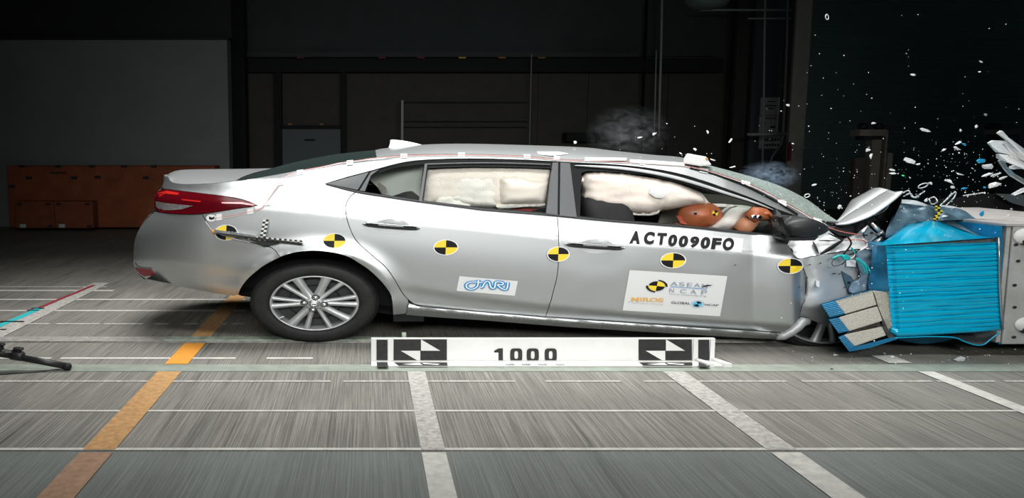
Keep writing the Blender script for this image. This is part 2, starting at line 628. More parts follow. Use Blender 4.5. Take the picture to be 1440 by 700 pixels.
def cross_line(py, h, x0=-60, x1=1500, m='line_white', dash=None):
    y0, y1 = Yf(py + h / 2), Yf(py - h / 2)
    X0, X1 = on_floor(x0, py).x, on_floor(x1, py).x
    if dash is None:
        floor_quad('painted_line', X0, X1, y0, y1, M[m])
    else:
        x = X0
        while x < X1:
            L = random.uniform(*dash)
            floor_quad('painted_line', x, min(x + L, X1), y0, y1, M[m])
            x += L + random.uniform(0.02, 0.22)


cross_line(403.5, 1.3, -60, 150, 'line_worn')
cross_line(408.8, 2.0, -60, 160)
cross_line(421.3, 1.7, -60, 345)
cross_line(437.0, 1.7, -60, 345)
cross_line(455.5, 1.6, 30, 345, 'line_worn', (0.1, 0.5))
cross_line(504.0, 2.2, -60, 440, 'line_white', (0.5, 1.6))
cross_line(536.3, 2.0, -60, 2000, 'line_worn', (0.3, 1.2))
cross_line(578.0, 2.2, -60, 2000, 'line_white')
cross_line(631.8, 3.2, -60, 2000, 'line_white')
cross_line(474.2, 0.9, -60, 240, 'line_worn')


def long_line(pl, pr, py0, py1, m, ref=700.0, z=0.0045):
    """a strip running away from the lens; its two edges cross row `ref` at pl and pr"""
    xa, xb = on_floor(pl, ref).x, on_floor(pr, ref).x
    floor_quad('painted_line', xa, xb, Yf(py0), Yf(py1), M[m], z)


long_line(52, 105, 760, 637, 'line_pink')
long_line(52, 105, 633, 523, 'line_tan')
long_line(52, 105, 512.5, 483, 'line_orange', z=0.0048)
long_line(52, 105, 474, 400, 'line_tan')
long_line(604, 643, 760, 637, 'line_white')
long_line(604, 643, 633, 523, 'line_worn')
long_line(1168, 1216, 760, 637, 'line_white')
long_line(1168, 1216, 633, 523, 'line_worn')
p0 = on_floor(1296, 523)
px_ref = VX + p0.x * F / on_floor(VX, 700).y * 0.985
xa = on_floor(1291, 523).x; xb = on_floor(1313, 523).x
floor_quad('painted_line', xa, xb, 2.0, Yf(523), M['line_white'], 0.0045)
floor_quad('painted_line', on_floor(1243, 508).x, on_floor(1275, 508).x, Yf(511), Yf(500), M['line_white'], 0.0045)
# the line on the left, with coloured tape along it
xa = on_floor(-2, 462).x; xb = on_floor(28, 462).x
floor_quad('painted_line', xa, xb, 2.0, Yf(398), M['line_worn'], 0.0045)


def tape_strip(pts, w, m):
    P = [on_floor(x, y, 0.006) for x, y in pts]
    vs = [p + Vector((-w, 0, 0)) for p in P] + [p + Vector((w, 0, 0)) for p in P]
    n = len(P)
    mesh('floor_tape', vs, [(i, i + n, i + n + 1, i + 1) for i in range(n - 1)], M[m], fl, smooth=False)


tape_strip([(-20, 466), (3, 456), (30, 445), (57, 432.5)], 0.033, 'tape_teal')
tape_strip([(57, 432), (80, 422), (105, 412), (132, 400.5)], 0.024, 'tape_red')
for (x0, x1, y, h) in ((44, 62, 434.3, 1), (38, 55, 437.2, 0.9), (0, 34, 453, 1.3), (0, 9, 464.2, 1.2)):
    floor_quad('tape_tick', on_floor(x0, y).x, on_floor(x1, y).x, Yf(y + h / 2), Yf(y - h / 2), M['black_print'], 0.008)

# ---- walls
YB = 20.0
wb = structure(MB().box(XL, XR, YB, YB + 0.3, -0.05, 9.0).build('wall_back', M['wall_dark']))
for (x0, y0, x1, y1, m, d) in ((340, -60, 1016, 79, 'wall_upper', 0.12), (341, 102, 387, 330, 'wall_dark', 0.05), (396, 102, 479, 178, 'wall_dark', 0.05),
                              (488, 102, 741, 330, 'wall_dark', 0.05), (752, 102, 820, 330, 'wall_dark', 0.05), (821, 102, 897, 330, 'wall_dark', 0.05), (931, 96, 1016, 330, 'wall_dark', 0.05)):
    MB().pxbox(x0, y0, x1, y1, YB - d, d).build('wall_panel', M[m], wb)
structure(MB().pxbox(-400, -120, 322, 54, 15.2, 0.6).build('trim_1', M['wall_black']))          # black box standing in for the unlit void above the side wall
wl = structure(MB().pxbox(-400, 54, 319, 323, 15.0, 0.4).build('wall_left', M['wall_panel']))
MB().pxbox(-400, 52.5, 320, 56, 14.97, 0.05).build('wall_cap', M['wall_black'], wl)
structure(MB().pxbox(323, -120, 340, 330, 18.9, 0.5).build('trim_2', M['wall_black']))
t3 = structure(MB().pxbox(340, 82, 1018, 101, 19.5, 0.4).build('trim_3', M['wall_black']))
MB().pxbox(340, 73, 900, 80, 19.3, 0.5).build('gantry_flange', M['wall_upper'], t3)
for x, c in ((423, 'tape_red'), (537, 'tape_red'), (592, 'tape_red'), (650, 'yellow'), (706, 'line_orange'), (762, 'line_tan')):
    MB().pxbox(x - 5, 80, x + 5, 82, 19.25, 0.05).build('beam_tag', M[c], t3)
structure(MB().pxbox(388, 101, 395, 330, 19.6, 0.3).build('trim_4', M['wall_black']))
structure(MB().pxbox(480, 101, 487, 330, 19.6, 0.3).build('trim_5', M['wall_black']))
structure(MB().pxbox(395, 176, 480, 181, 19.6, 0.3).build('trim_6', M['wall_black']))
d1 = structure(MB().pxbox(396, 181, 479, 320, 19.75, 0.1).build('door_1', M['door_grey']))
MB().pxbox(428, 195.5, 443, 198, 19.72, 0.03).build('door_plate', M['wall_black'], d1)
for x in (408, 452):
    MB().pxbox(x - 2.5, 173.5, x + 2.5, 176, 19.5, 0.08).build('door_lamp', M['line_tan'], d1)
structure(MB().pxbox(898, -120, 917, 330, 19.4, 0.2).build('trim_7', M['wall_black']))
structure(MB().pxbox(1018, -120, 1046, 330, 19.2, 0.15).build('trim_8', M['wall_black']))
wr = structure(MB().pxbox(1046, -120, 1112, 330, 19.5, 0.12).build('wall_right', M['blue_column']))
cl = structure(MB().pxbox(1113, -120, 1129, 330, 16.5, 0.08).build('trim_9', M['column']))
MB().pxbox(1122, -120, 1129, 330, 16.46, 0.04).build('column_flange', M['column'], cl)
# roller shutter: corrugated sheet, slats too fine to pick apart
sh = structure(MB().pxbox(1129, -120, 1545, 330, 19.8, 0.2).build('door_2', M['shutter']))
rows = []
zt, zb = at(1200, -100, 19.7).z, 0.0
xs0, xs1 = at(1129, 100, 19.7).x, at(1545, 100, 19.7).x
n = 330
for i in range(n + 1):
    z = zt + (zb - zt) * i / n
    yy = 19.7 - (0.03 if i % 4 in (1, 2) else 0.0)
    rows.append([Vector((xs0, yy, z)), Vector((xs1, yy, z))])
s = MB().grid(rows).build('shutter_slats', M['shutter'], sh)
s['kind'] = 'stuff'
structure(MB().box(XL, XR, -2, 24, 9.0, 9.2).build('ceiling', M['wall_black']))

# railing on the gallery
rl = thing('gallery_railing', at(655, 290, 19.2), 'thin dark metal railing with two posts against the back wall, above the car roof', 'railing')
for x, y0 in ((565.5, 141), (745, 76)):
    MB().pxbox(x - 2, y0, x + 2, 292, 19.2, 0.06).build('post', M['pipe'] if x < 600 else M['column'], rl)
for y in (141, 168, 176):
    MB().pxbox(567, y - 0.8, 745, y + 0.8, 19.22, 0.03).build('rail', M['wall_upper'], rl)
dk = MB().pxbox(797, 186, 872, 199, 19.3, 0.4)
tag(dk.build('wall_duct', M['wall_black']), 'long dark horizontal duct box on the back wall above the car roof', 'duct')


def pipe(pts, r, label, Y=17.0, name='wall_pipe', group=None, m='pipe'):
    o = MB().tube([at(x, y, Y) for x, y in pts], r, 8).build(name, M[m], smooth=True)
    tag(o, label, 'pipe', group)


pipe([(932, -60), (930, 60), (928, 130), (926.5, 192)], 0.028, 'grey vertical conduit beside the black column above the car roof', 18.9)
pipe([(923, 70), (921.5, 130), (920, 195)], 0.016, 'thinner conduit just left of the grey conduit above the car roof', 18.9)
pipe([(1077, -60), (1075, 60), (1074, 140), (1072, 240)], 0.024, 'straight vertical conduit running over the left edge of the wall notices', 18.6)
pipe([(1108, -60), (1106.5, 60), (1103, 150), (1101, 190), (1098, 203), (1085, 222), (1081, 245)], 0.026, 'vertical conduit that bends left below the wall notices', 18.6)
pipe([(985, 14), (1112, 14)], 0.022, 'upper horizontal conduit behind the hanging lamp', 18.4)
pipe([(1052, 26), (1112, 26)], 0.018, 'short horizontal conduit below the upper one, left of the grey column', 18.4)
pipe([(1051, 189), (1112, 188)], 0.034, 'thick horizontal conduit between the wall notices', 18.3)
# notices
for (x0, y0, x1, y1, lab) in ((1069, 137, 1097, 162, 'topmost white notice on the blue-grey wall, left of the grey column'),
                              (1067, 163, 1095, 187, 'middle notice with a yellow band and blue disc on the blue-grey wall'),
                              (1067, 191, 1097, 209, 'lowest notice with dark lettering, under the thick horizontal conduit')):
    t = thing('wall_notice', at((x0 + x1) / 2, y1, 19.45), lab, 'sign')
    MB().pxbox(x0, y0, x1, y1, 19.45, 0.03).build('paper', M['poster'], t)
    if y0 == 137:
        for k, (xx0, xx1, yy) in enumerate(((1080, 1090, 142), (1076, 1092, 148), (1080, 1089, 152))):
            MB().pxbox(xx0, yy, xx1, yy + 1.2, 19.43, 0.01).build('lettering', M['wall_black'], t)
    elif y0 == 163:
        MB().pxbox(1076, 165, 1092, 167.5, 19.43, 0.01).build('yellow_band', M['line_tan'], t)
        MB().pxbox(1072, 171, 1076, 178, 19.43, 0.01).build('blue_disc', M['logo_blue'], t)
        MB().pxbox(1084, 177, 1090, 180, 19.43, 0.01).build('lettering', M['wall_black'], t)
    else:
        for xx in range(1073, 1094, 4):
            MB().pxbox(xx, 195, xx + 3, 198.5, 19.43, 0.01).build('lettering', M['blue_column'], t)
            MB().pxbox(xx, 202, xx + 3, 205.5, 19.43, 0.01).build('lettering', M['blue_column'], t)
tag(MB().pxbox(1109, 200, 1114, 226, 16.4, 0.06).build('red_tag', M['tape_red']), 'narrow red tag fixed to the grey steel column', 'tag')

# hanging high-bay lamp at the top edge
lp = thing('high_bay_lamp', at(995, -60, 11), 'round greenish high-bay lamp hanging at the top edge, above the car', 'lamp')
c = at(995, -3, 11.0)
prof = [(0.0, -0.145), (0.12, -0.14), (0.22, -0.11), (0.28, -0.05), (0.30, 0.0), (0.29, 0.03), (0.12, 0.22), (0.10, 0.5), (0.0, 0.5)]


def lathe_z(prof, c, sx=STR, n=32):
    mb = MB()
    vs = [c + Vector((r * math.cos(2 * math.pi * k / n) * sx * 0.62, r * math.sin(2 * math.pi * k / n), z)) for r, z in prof for k in range(n)]
    fs = [(i * n + k, i * n + (k + 1) % n, (i + 1) * n + (k + 1) % n, (i + 1) * n + k) for i in range(len(prof) - 1) for k in range(n)]
    return mb.add(vs, fs)


lathe_z(prof[:5], c).build('lens', M['lampglass'], lp, smooth=True)
lathe_z(prof[4:], c).build('shade', M['pipe'], lp, smooth=True)

# orange steel blocks by the side wall
ob = thing('orange_barrier', at(150, 320, 14.3), 'long dark orange steel barrier standing against the grey side wall', 'barrier')
MB().pxbox(13, 233, 302, 320, 14.3, 0.5).build('body', M['orange_block'], ob, bevel=0.02)
for k, x in enumerate((26, 77, 125, 170, 212)):
    MB().pxbox(x, 232, x + 7, 235.5, 14.26, 0.06).build('lifting_notch', M['wall_black'], ob)
for x, y in ((40, 250), (104, 250), (137, 249), (205, 250), (16, 262)):
    MB().pxbox(x - 4, y - 2, x + 4, y + 2, 14.28, 0.03).build('bolt_hole', M['wall_black'], ob)
MB().pxbox(72, 242, 92, 244, 14.28, 0.03).build('slot', M['wall_black'], ob)
for x0, x1, lab in ((22, 75, 'left one of two low dark orange blocks in front of the long orange barrier'),
                    (77, 130, 'right one of two low dark orange blocks in front of the long orange barrier')):
    t = thing('orange_block', at((x0 + x1) / 2, 321, 14.0), lab, 'barrier', 'low orange blocks')
    MB().pxbox(x0, 283, x1, 321, 14.0, 0.28).build('body', M['orange_dark'], t, bevel=0.02)
    for xx, yy in ((x0 + 5, 287), (x1 - 8, 287), (x1 - 5, 318)):
        MB().pxbox(xx - 3, yy - 1.5, xx + 3, yy + 1.5, 13.98, 0.03).build('bolt', M['wall_black'], t)
    MB().pxbox(x0 + 6, 315, x0 + 14, 320, 13.98, 0.03).build('white_foot', M['pipe'], t)

# concrete machine pillars behind the barrier
pc = thing('stepped_pillar', at(1222, 325, 12.5), 'stepped grey-brown pillar with two lamps on top, behind the raised bonnet', 'pillar')
q = MB()
q.pxbox(1217, 196, 1240, 330, 12.5, 0.16); q.pxbox(1238, 183, 1247, 330, 12.48, 0.16); q.pxbox(1240, 215, 1256, 330, 12.46, 0.16)
q.build('shaft', M['pillar_conc'], pc)
MB().pxbox(1195, 222, 1217, 330, 12.55, 0.12).build('low_shaft', M['pillar_dark'], pc)
MB().pxbox(1209, 182, 1247, 191, 12.4, 0.25).build('head_plate', M['pillar_conc'], pc)
MB().pxbox(1214, 191, 1240, 196, 12.45, 0.2).build('neck', M['wall_black'], pc)
for x in (1214, 1236):
    MB().tube([at(x, 178, 12.5), at(x, 178, 12.9)], 0.06, 14, sx=1.4).build('lamp', M['black_satin'], pc, smooth=True)
pd = thing('dim_pillar', at(1415, 325, 12.5), 'dim grey pillar at the right edge behind the flying shards', 'pillar')
MB().pxbox(1385, 183, 1407, 330, 12.6, 0.12).build('shaft', M['wall_black'], pd)
MB().pxbox(1420, 182, 1460, 330, 12.5, 0.15).build('outer_shaft', M['blue_column'], pd)
MB().pxbox(1384, 182, 1438, 189, 12.4, 0.25).build('head_plate', M['blue_column'], pd)
for x in (1391, 1402):
    MB().tube([at(x, 178, 12.5), at(x, 178, 12.9)], 0.05, 14, sx=1.4).build('lamp', M['black_satin'], pd, smooth=True)

# ================================================================== THE CAR
GZ = [(187, 396), (335, 418), (553, 443), (671, 450), (800, 460), (1060, 476), (1240, 487)]
GST = [(187, 388), (335, 406), (583, 428), (671, 437.5), (767, 445.5), (903, 454.5), (1060, 464.5), (1240, 475)]
GC = [(187, 362), (335, 376), (557, 394), (643, 410), (768, 428), (903, 443), (1060, 454), (1240, 465)]
GS = [(187, 280), (300, 285), (374, 291), (460, 298.6), (511, 304.6), (614, 315), (660, 319), (786, 333), (870, 340), (1043, 353), (1100, 360), (1240, 372)]
GB = [(187, 249), (320, 252), (400, 254), (458, 258), (502, 269), (589, 282.5), (660, 292), (783, 302), (963, 317), (1094, 331), (1240, 345)]
GR = [(187, 240), (330, 250), (394, 244), (475, 228), (566, 218), (660, 216.5), (740, 219), (885, 226), (963, 232), (1020, 246), (1103, 283), (1148, 308), (1240, 330)]
SIL = [(238, 233), (247, 231), (256, 229.5), (266, 226), (272, 219), (279, 216.5), (296, 216.5), (303, 209), (310, 203), (320, 196), (330, 191), (341, 188.3), (353, 187.2), (369, 187), (381, 191), (388, 197), (393, 203), (420, 212)]


def pchip(xs, ys, x):
    if x <= xs[0]:
        return ys[0]
    if x >= xs[-1]:
        return ys[-1] + 0 * x
    n = len(xs)
    d = [(ys[i + 1] - ys[i]) / (xs[i + 1] - xs[i]) for i in range(n - 1)]
    m = [d[0]] + [0 if d[i - 1] * d[i] <= 0 else 2 * d[i - 1] * d[i] / (d[i - 1] + d[i]) for i in range(1, n - 1)] + [d[-1]]
    for i in range(n - 1):
        if x <= xs[i + 1]:
            h = xs[i + 1] - xs[i]
            t = (x - xs[i]) / h
            return ((2 * t ** 3 - 3 * t * t + 1) * ys[i] + (t ** 3 - 2 * t * t + t) * h * m[i] + (-2 * t ** 3 + 3 * t * t) * ys[i + 1] + (t ** 3 - t * t) * h * m[i + 1])


def SO(px, py):
    """how far the flank lies behind its widest plane at this place"""
    gz, gst, gc, gs, gb, gr = (interp(g, px) for g in (GZ, GST, GC, GS, GB, GR))
    gb = min(gb, gs - 12)
    gr = min(gr, gb - 4)
    if py <= gs:
        top = 0.27 if px > 400 else 0.27 - (400 - px) / 200 * 0.10
        o = pchip([gr, gb, lerp(gb, gs, 0.55), gs], [top, 0.092, 0.044, 0.004], py)
        if py < gr:
            o += (gr - py) * 0.02
    else:
        mid = lerp(gs, gc, 0.42)
        o = pchip([gs, mid, gc, lerp(gc, gst, 0.5), gst, gz], [0.004, 0.0, 0.014, 0.038, 0.050, 0.085], py)
    dx = px - interp(SIL, py)
    L, R = 105.0, 0.40
    if dx < L:
        t = 1 - max(dx, 0) / L
        o += R * (1 - math.sqrt(max(0, 1 - t * t)))
    # flare round the rear wheel
    e = math.hypot((px - 443) / 110.0, (py - 424) / 72.0)
    if e < 1.35:
        o -= 0.030 * max(0, 1 - abs(e - 1.0) / 0.35) ** 2
    return o


def SP(px, py, d=0.0):
    return CP(px, py, SO(px, py) + d)


car = thing('car', on_floor(700, 480), 'silver four-door sedan with a crushed nose, driven into the blue honeycomb barrier', 'car')


def panel(name, poly, m, parent=None, fn=SP, step=7.0, thick=0.02, holes=(), gap=0.55, label=None, far=False, ystep=None, smooth=True):
    parent = parent or car
    V, Fc = region(inset(list(poly), gap), [inset(list(h), -gap) for h in holes], step, ystep)
    P = [fn(x, y) for x, y in V]
    faces = list(Fc)
    if thick:
        cnt = {}
        for f in Fc:
            for i in range(len(f)):
                e = (f[i], f[(i + 1) % len(f)])
                cnt[tuple(sorted(e))] = cnt.get(tuple(sorted(e)), 0) + 1
        for f in Fc:
            for i in range(len(f)):
                a, b = f[i], f[(i + 1) % len(f)]
                if cnt[tuple(sorted((a, b)))] == 1:
                    k = len(P)
                    P += [P[a].copy(), P[b].copy(), P[b] + Vector((0, thick, 0)), P[a] + Vector((0, thick, 0))]
                    faces.append((k, k + 3, k + 2, k + 1))
    o = mesh(name, P, faces, m, parent, label, smooth)
    if far:
        mesh(name, [MIR(p) for p in P], [tuple(reversed(f)) for f in faces], m, parent, None, smooth)
    return o


# shared outlines
DLO_TOP = [(458, 258), (488, 249), (521, 240.5), (562, 229.5), (596, 225), (660, 223), (740, 225), (786, 227.5), (803, 228.5), (871, 232), (929, 239), (974, 249.5), (1020, 265), (1060, 280), (1091, 293.5)]
DLO_BOT = [(458, 258), (502, 269.5), (545, 276.5), (589, 283), (660, 292.2), (683, 295), (783, 303), (848, 309.5), (963, 318.5), (1020, 324.5), (1094, 332)]
RDOOR_REAR = [(502, 269.5), (494, 275), (488, 284), (486, 292), (487, 303), (491, 318), (500, 337), (514, 351), (529, 364), (541, 374), (551, 387), (559, 400), (566, 412), (574, 421), (583, 427.5), (597, 431.5)]
DOOR_SPLIT = [(783.5, 303), (785, 320), (786, 345), (785.5, 368), (783, 390), (779, 406), (774, 425), (767, 445.5)]
FDOOR_FRONT = [(1096, 332), (1108, 345), (1120, 363), (1129, 377), (1134.5, 392), (1135.5, 406), (1133, 419), (1127, 432), (1124, 446), (1115, 458), (1102, 467.5)]
RDOOR_BOT = [(597, 431.5), (671, 437.5), (720, 442), (767, 445.5)]
FDOOR_BOT = [(767, 446), (835, 450), (903, 454.5), (980, 460), (1060, 465), (1102, 467.5)]
ARCH = [(335.5, 414.5), (338, 407), (343, 399), (350, 391), (359, 383), (372, 373), (389, 364), (402, 358.5), (416, 355), (432, 353.2), (448, 353), (464, 354.8), (480, 358), (493, 363), (503, 369), (516, 377.5), (526, 386), (536, 396), (544, 406), (549, 414), (551, 422), (552, 432), (552.5, 443)]
BUMP_LINE = [(284, 300.5), (290, 311), (300, 324), (320, 331), (342, 338), (360, 342.5), (376, 346), (386, 351), (394, 361.5)]
GUTTER = [(331, 254), (345, 252.5), (360, 250), (394, 244), (430, 237.5), (460, 232), (475, 228.7), (500, 225), (530, 221), (566, 218), (610, 216.7), (660, 216.5), (700, 217.6), (740, 219), (783, 223), (830, 225), (885, 227), (930, 229.5), (963, 232), (992, 238), (1020, 246.5), (1048, 256), (1075, 268), (1103, 283.5), (1126, 296), (1148, 309.5)]
LAMP = [(216.5, 279), (218, 272.5), (221.5, 268.5), (226, 266.5), (233, 266), (250, 268), (274, 270.8), (296, 273), (317, 276), (343, 281), (355, 285), (362, 288.6), (350, 291), (331, 293.5), (310, 297), (289, 300), (270, 301.3), (254, 301), (238, 300), (223, 298), (217.5, 293)]


def cr(pts, sub=3):
    return catmull(pts, sub)


sill_join = [(552.5, 443), (553, 436), (560, 430), (566, 421)]
quarter = (cr([(362, 288.6), (343, 281), (317, 276), (274, 270.8), (250, 268), (233, 266), (228, 265)]) + cr([(229, 256), (231.5, 249.5), (236, 248), (242, 256), (252, 258), (263, 258.7), (300, 257.5), (331, 254)]) +
           cr(GUTTER)[1:] + [(1152, 316), (1120, 304)] + list(reversed(cr(DLO_TOP)))[:-1] + cr(DLO_BOT[:2]) + cr(RDOOR_REAR)[1:40])
arch_idx = [i for i, p in enumerate(ARCH) if p[0] > 393]
arch_fore = ARCH[arch_idx[0]:]                      # the part of the arch that belongs to the quarter panel
arch_aft = ARCH[:arch_idx[0]]
quarter = quarter + [(575, 426), (571, 441), (553, 443)] + list(reversed(cr(arch_fore)))[1:] + list(reversed(cr(BUMP_LINE))) + cr([(289, 300), (310, 297), (331, 293.5), (350, 291)])[1:]
panel('quarter_panel', quarter, M['paint'], far=True, step=6, ystep=3)
bumper = (cr([(217, 297.5), (209.5, 304), (203.5, 310), (196.5, 320), (191.5, 330), (188.5, 341), (187.5, 353), (187.3, 369), (189, 376), (193, 383.5), (203, 391), (214, 395.5), (229, 399), (250, 403), (274, 407), (300, 412), (328, 416.3)]) +
          cr(arch_aft) + [(394, 361.5)] + list(reversed(cr(BUMP_LINE)))[1:] + cr([(270, 301.3), (254, 301), (238, 300), (223, 298)]))
panel('rear_bumper', bumper, M['paint'], far=True)
rdoor = cr(RDOOR_REAR) + cr(RDOOR_BOT)[1:] + list(reversed(cr(DOOR_SPLIT)))[1:] + list(reversed(cr(DLO_BOT[1:7])))[1:-1]
panel('rear_door', rdoor, M['paint'], far=True, step=6, ystep=2.5)
fdoor = cr(DLO_BOT[6:]) + cr(FDOOR_FRONT) + list(reversed(cr(FDOOR_BOT)))[1:] + list(reversed(cr(DOOR_SPLIT)))[1:-1]


def fdoor_fn(x, y):
    p = SO(x, y)
    if x > 1060:                                   # the front edge was pushed out and rolled
        t = min(1, (x - 1060) / 75)
        p += -0.05 * math.sin(t * math.pi * 0.62) + (0.10 * max(0, (t - 0.72) / 0.28) ** 2)
    p += 0.002 * noise.noise(Vector((x * 0.02, y * 0.035, 3.3)))
    return CP(x, y, p)


panel('front_door', fdoor, M['paint'], fn=fdoor_fn, far=True, step=6, ystep=2.5)
sill = cr([(575, 426), (583, 428.5), (597, 432), (671, 438.2), (767, 446.2), (903, 455.2), (980, 460.6), (1060, 465.6), (1092, 468)]) + cr([(1096, 472), (1092, 477)]) + cr([(1060, 475.8), (980, 471), (903, 466.5), (800, 460), (735, 455), (671, 450), (610, 446), (571, 442.5)])


def sill_fn(x, y):
    a, b = interp(GST, x), interp(GZ, x)
    t = (y - a) / (b - a)
    return CP(x, y, 0.03 - 0.028 * math.sin(max(0, min(1, t * 1.3)) * math.pi) + 0.075 * max(0, t - 0.25))


panel('sill', sill, M['paint'], fn=sill_fn, far=True, step=6, ystep=3, gap=0.3)
# near-black shell added behind the panels so every gap reads as shade
inner = [(212, 300), (236, 262), (340, 262), (458, 262), (502, 273), (589, 286), (683, 298), (783, 306), (963, 321), (1090, 335), (1115, 350), (1128, 400), (1118, 440), (1090, 462), (1060, 461), (800, 448), (671, 440), (575, 428)] + [(x * 1.0 + (443 - x) * -0.04, y - 3) for x, y in reversed(ARCH[3:20])] + [(330, 408), (240, 393), (210, 380)]
panel('gap_shade_shell', inner, M['dark'], fn=lambda x, y: SP(x, y, 0.035), far=True, step=14, thick=0)
# tail: closes the back between the two corners
tail = resample_open(catmull([(x, y) for y, x in SIL[1:-1]], 4), 26)
tr_near = [SP(x + 0.6, y) for x, y in tail]
rows = [tr_near]
for u in (0.35, 0.7, 1.0):
    rows.append([lerp(p, (p + MIR(p)) / 2, u) + Vector((-0.09 * math.sin(u * math.pi / 2), 0, 0)) for p in tr_near])
rows += [[MIR(p) for p in r] for r in reversed(rows[:-1])]
MB().grid(rows).build('tail_panel', M['paint'], car, smooth=True)


def crown(near, centre, n=9, power=1.0):
    rows = []
    for i in range(n):
        u = i / (n - 1)
        z = math.sin(u * math.pi / 2) ** power
        rows.append([Vector((lerp(a.x, b.x, u), lerp(a.y, b.y, u), lerp(a.z, b.z, z))) for a, b in zip(near, centre)])
    return rows + [[MIR(p) for p in r] for r in reversed(rows[:-1])]


def cpl(pts, off, n=24, sub=4):
    q = resample_open(catmull(pts, sub), n)
    return [CP(x, y, off) if off is not None else SP(x, y) for x, y in q]


MB().grid(crown(cpl([(232.5, 249), (236, 249.5), (242, 256.3), (252, 258.2), (263, 258.9), (300, 257.6), (331, 254.2)], None),
                cpl([(234, 247), (238, 243.5), (251, 239.3), (274, 238), (331, 237.5), (392, 236.5)], HALF), power=0.75)).build('boot_lid', M['paint'], car, smooth=True)
MB().grid(crown(cpl([(331, 254), (345, 252.5), (360, 250), (394, 244), (430, 237.5), (460, 232), (475, 228.7), (500, 225), (530, 221)], None),
                cpl([(389, 237), (420, 227.5), (466, 218), (500, 213.6), (527, 211)], HALF), power=0.9)).build('rear_window', M['rear_glass'], car, smooth=True)
MB().grid(crown(cpl(GUTTER[8:20], None, 40),
                cpl([(524, 212), (533, 209.6), (548, 207.6), (600, 203), (660, 202), (740, 204), (820, 207), (860, 211.5), (917, 217.5), (958, 221), (990, 230)], HALF, 40), power=0.8)).build('roof', M['paint'], car, smooth=True)
# rear shelf under the rear window
a = [CP(340, 262, 0.12), CP(500, 275, 0.12)]
MB().grid([a, [MIR(p) for p in a]]).build('parcel_shelf', M['interior'], car)
ws = crown(cpl(GUTTER[19:] + [(1160, 317)], None, 26), cpl([(990, 231), (998, 232.5), (1034, 242), (1066, 251), (1091, 259), (1114, 269), (1139, 283), (1160, 299), (1180, 312)], HALF, 26), power=0.7)
MB().grid(ws).build('windscreen', M['cracked'], car, label='cracked greenish windscreen', smooth=True)
# ---- wheel arch liner, floor pan
lin = [(x, y) for x, y in cr(ARCH)]
MB().grid([[SP(x, y, 0.012) for x, y in lin], [CP(x, y, 0.20) for x, y in lin], [CP(x, y, 0.46) for x, y in lin]]).build('wheel_arch_liner', M['dark'], car, smooth=True)
arch_back = lin + [(340, 416)]
panel('arch_back', arch_back, M['dark'], fn=lambda x, y: CP(x, y, 0.46), step=25, thick=0, gap=0)
under = [(205, 392), (270, 404), (334, 413), (553, 442), (671, 449), (800, 459), (1060, 475), (1130, 470), (1215, 470)]
un = [CP(x, y, 0.16) for x, y in resample_open(under, 24)]
un = [Vector((p.x, p.y, max(p.z, 0.14))) for p in un]
MB().grid([un, [MIR(p) for p in un]]).build('floor_pan', M['dark'], car)
MB().hexa([CP(553, 452, .10), CP(596, 452, .10), CP(596, 441, .08), CP(553, 441, .08), CP(553, 452, .3), CP(596, 452, .3), CP(596, 441, .3), CP(553, 441, .3)]).build('mud_flap', M['dark'], car)


# ---- wheels
def ell_lathe(c, prof, rz, n=64, sx=STR, ang=0):
    """rings of (radius fraction, depth) about an axis pointing at the lens"""
    mb = MB()
    vs = []
    for r, d in prof:
        for k in range(n):
            a = 2 * math.pi * k / n
            vs.append(c + Vector((r * rz * math.cos(a) * sx, d, r * rz * math.sin(a))))
    m = len(prof)
    fs = [(i * n + k, (i + 1) * n + k, (i + 1) * n + (k + 1) % n, i * n + (k + 1) % n) for i in range(m - 1) for k in range(n)]
    return mb.add(vs, fs)


SPOKES = [(114, 1.35), (73, 1.35), (49, 0.8), (14, 0.85), (-3, 1.1), (-38, 1.35), (-68, 0.75), (-101, 0.8), (-124, 1.35), (187, 1.1), (169, 0.8), (136, 0.85)]


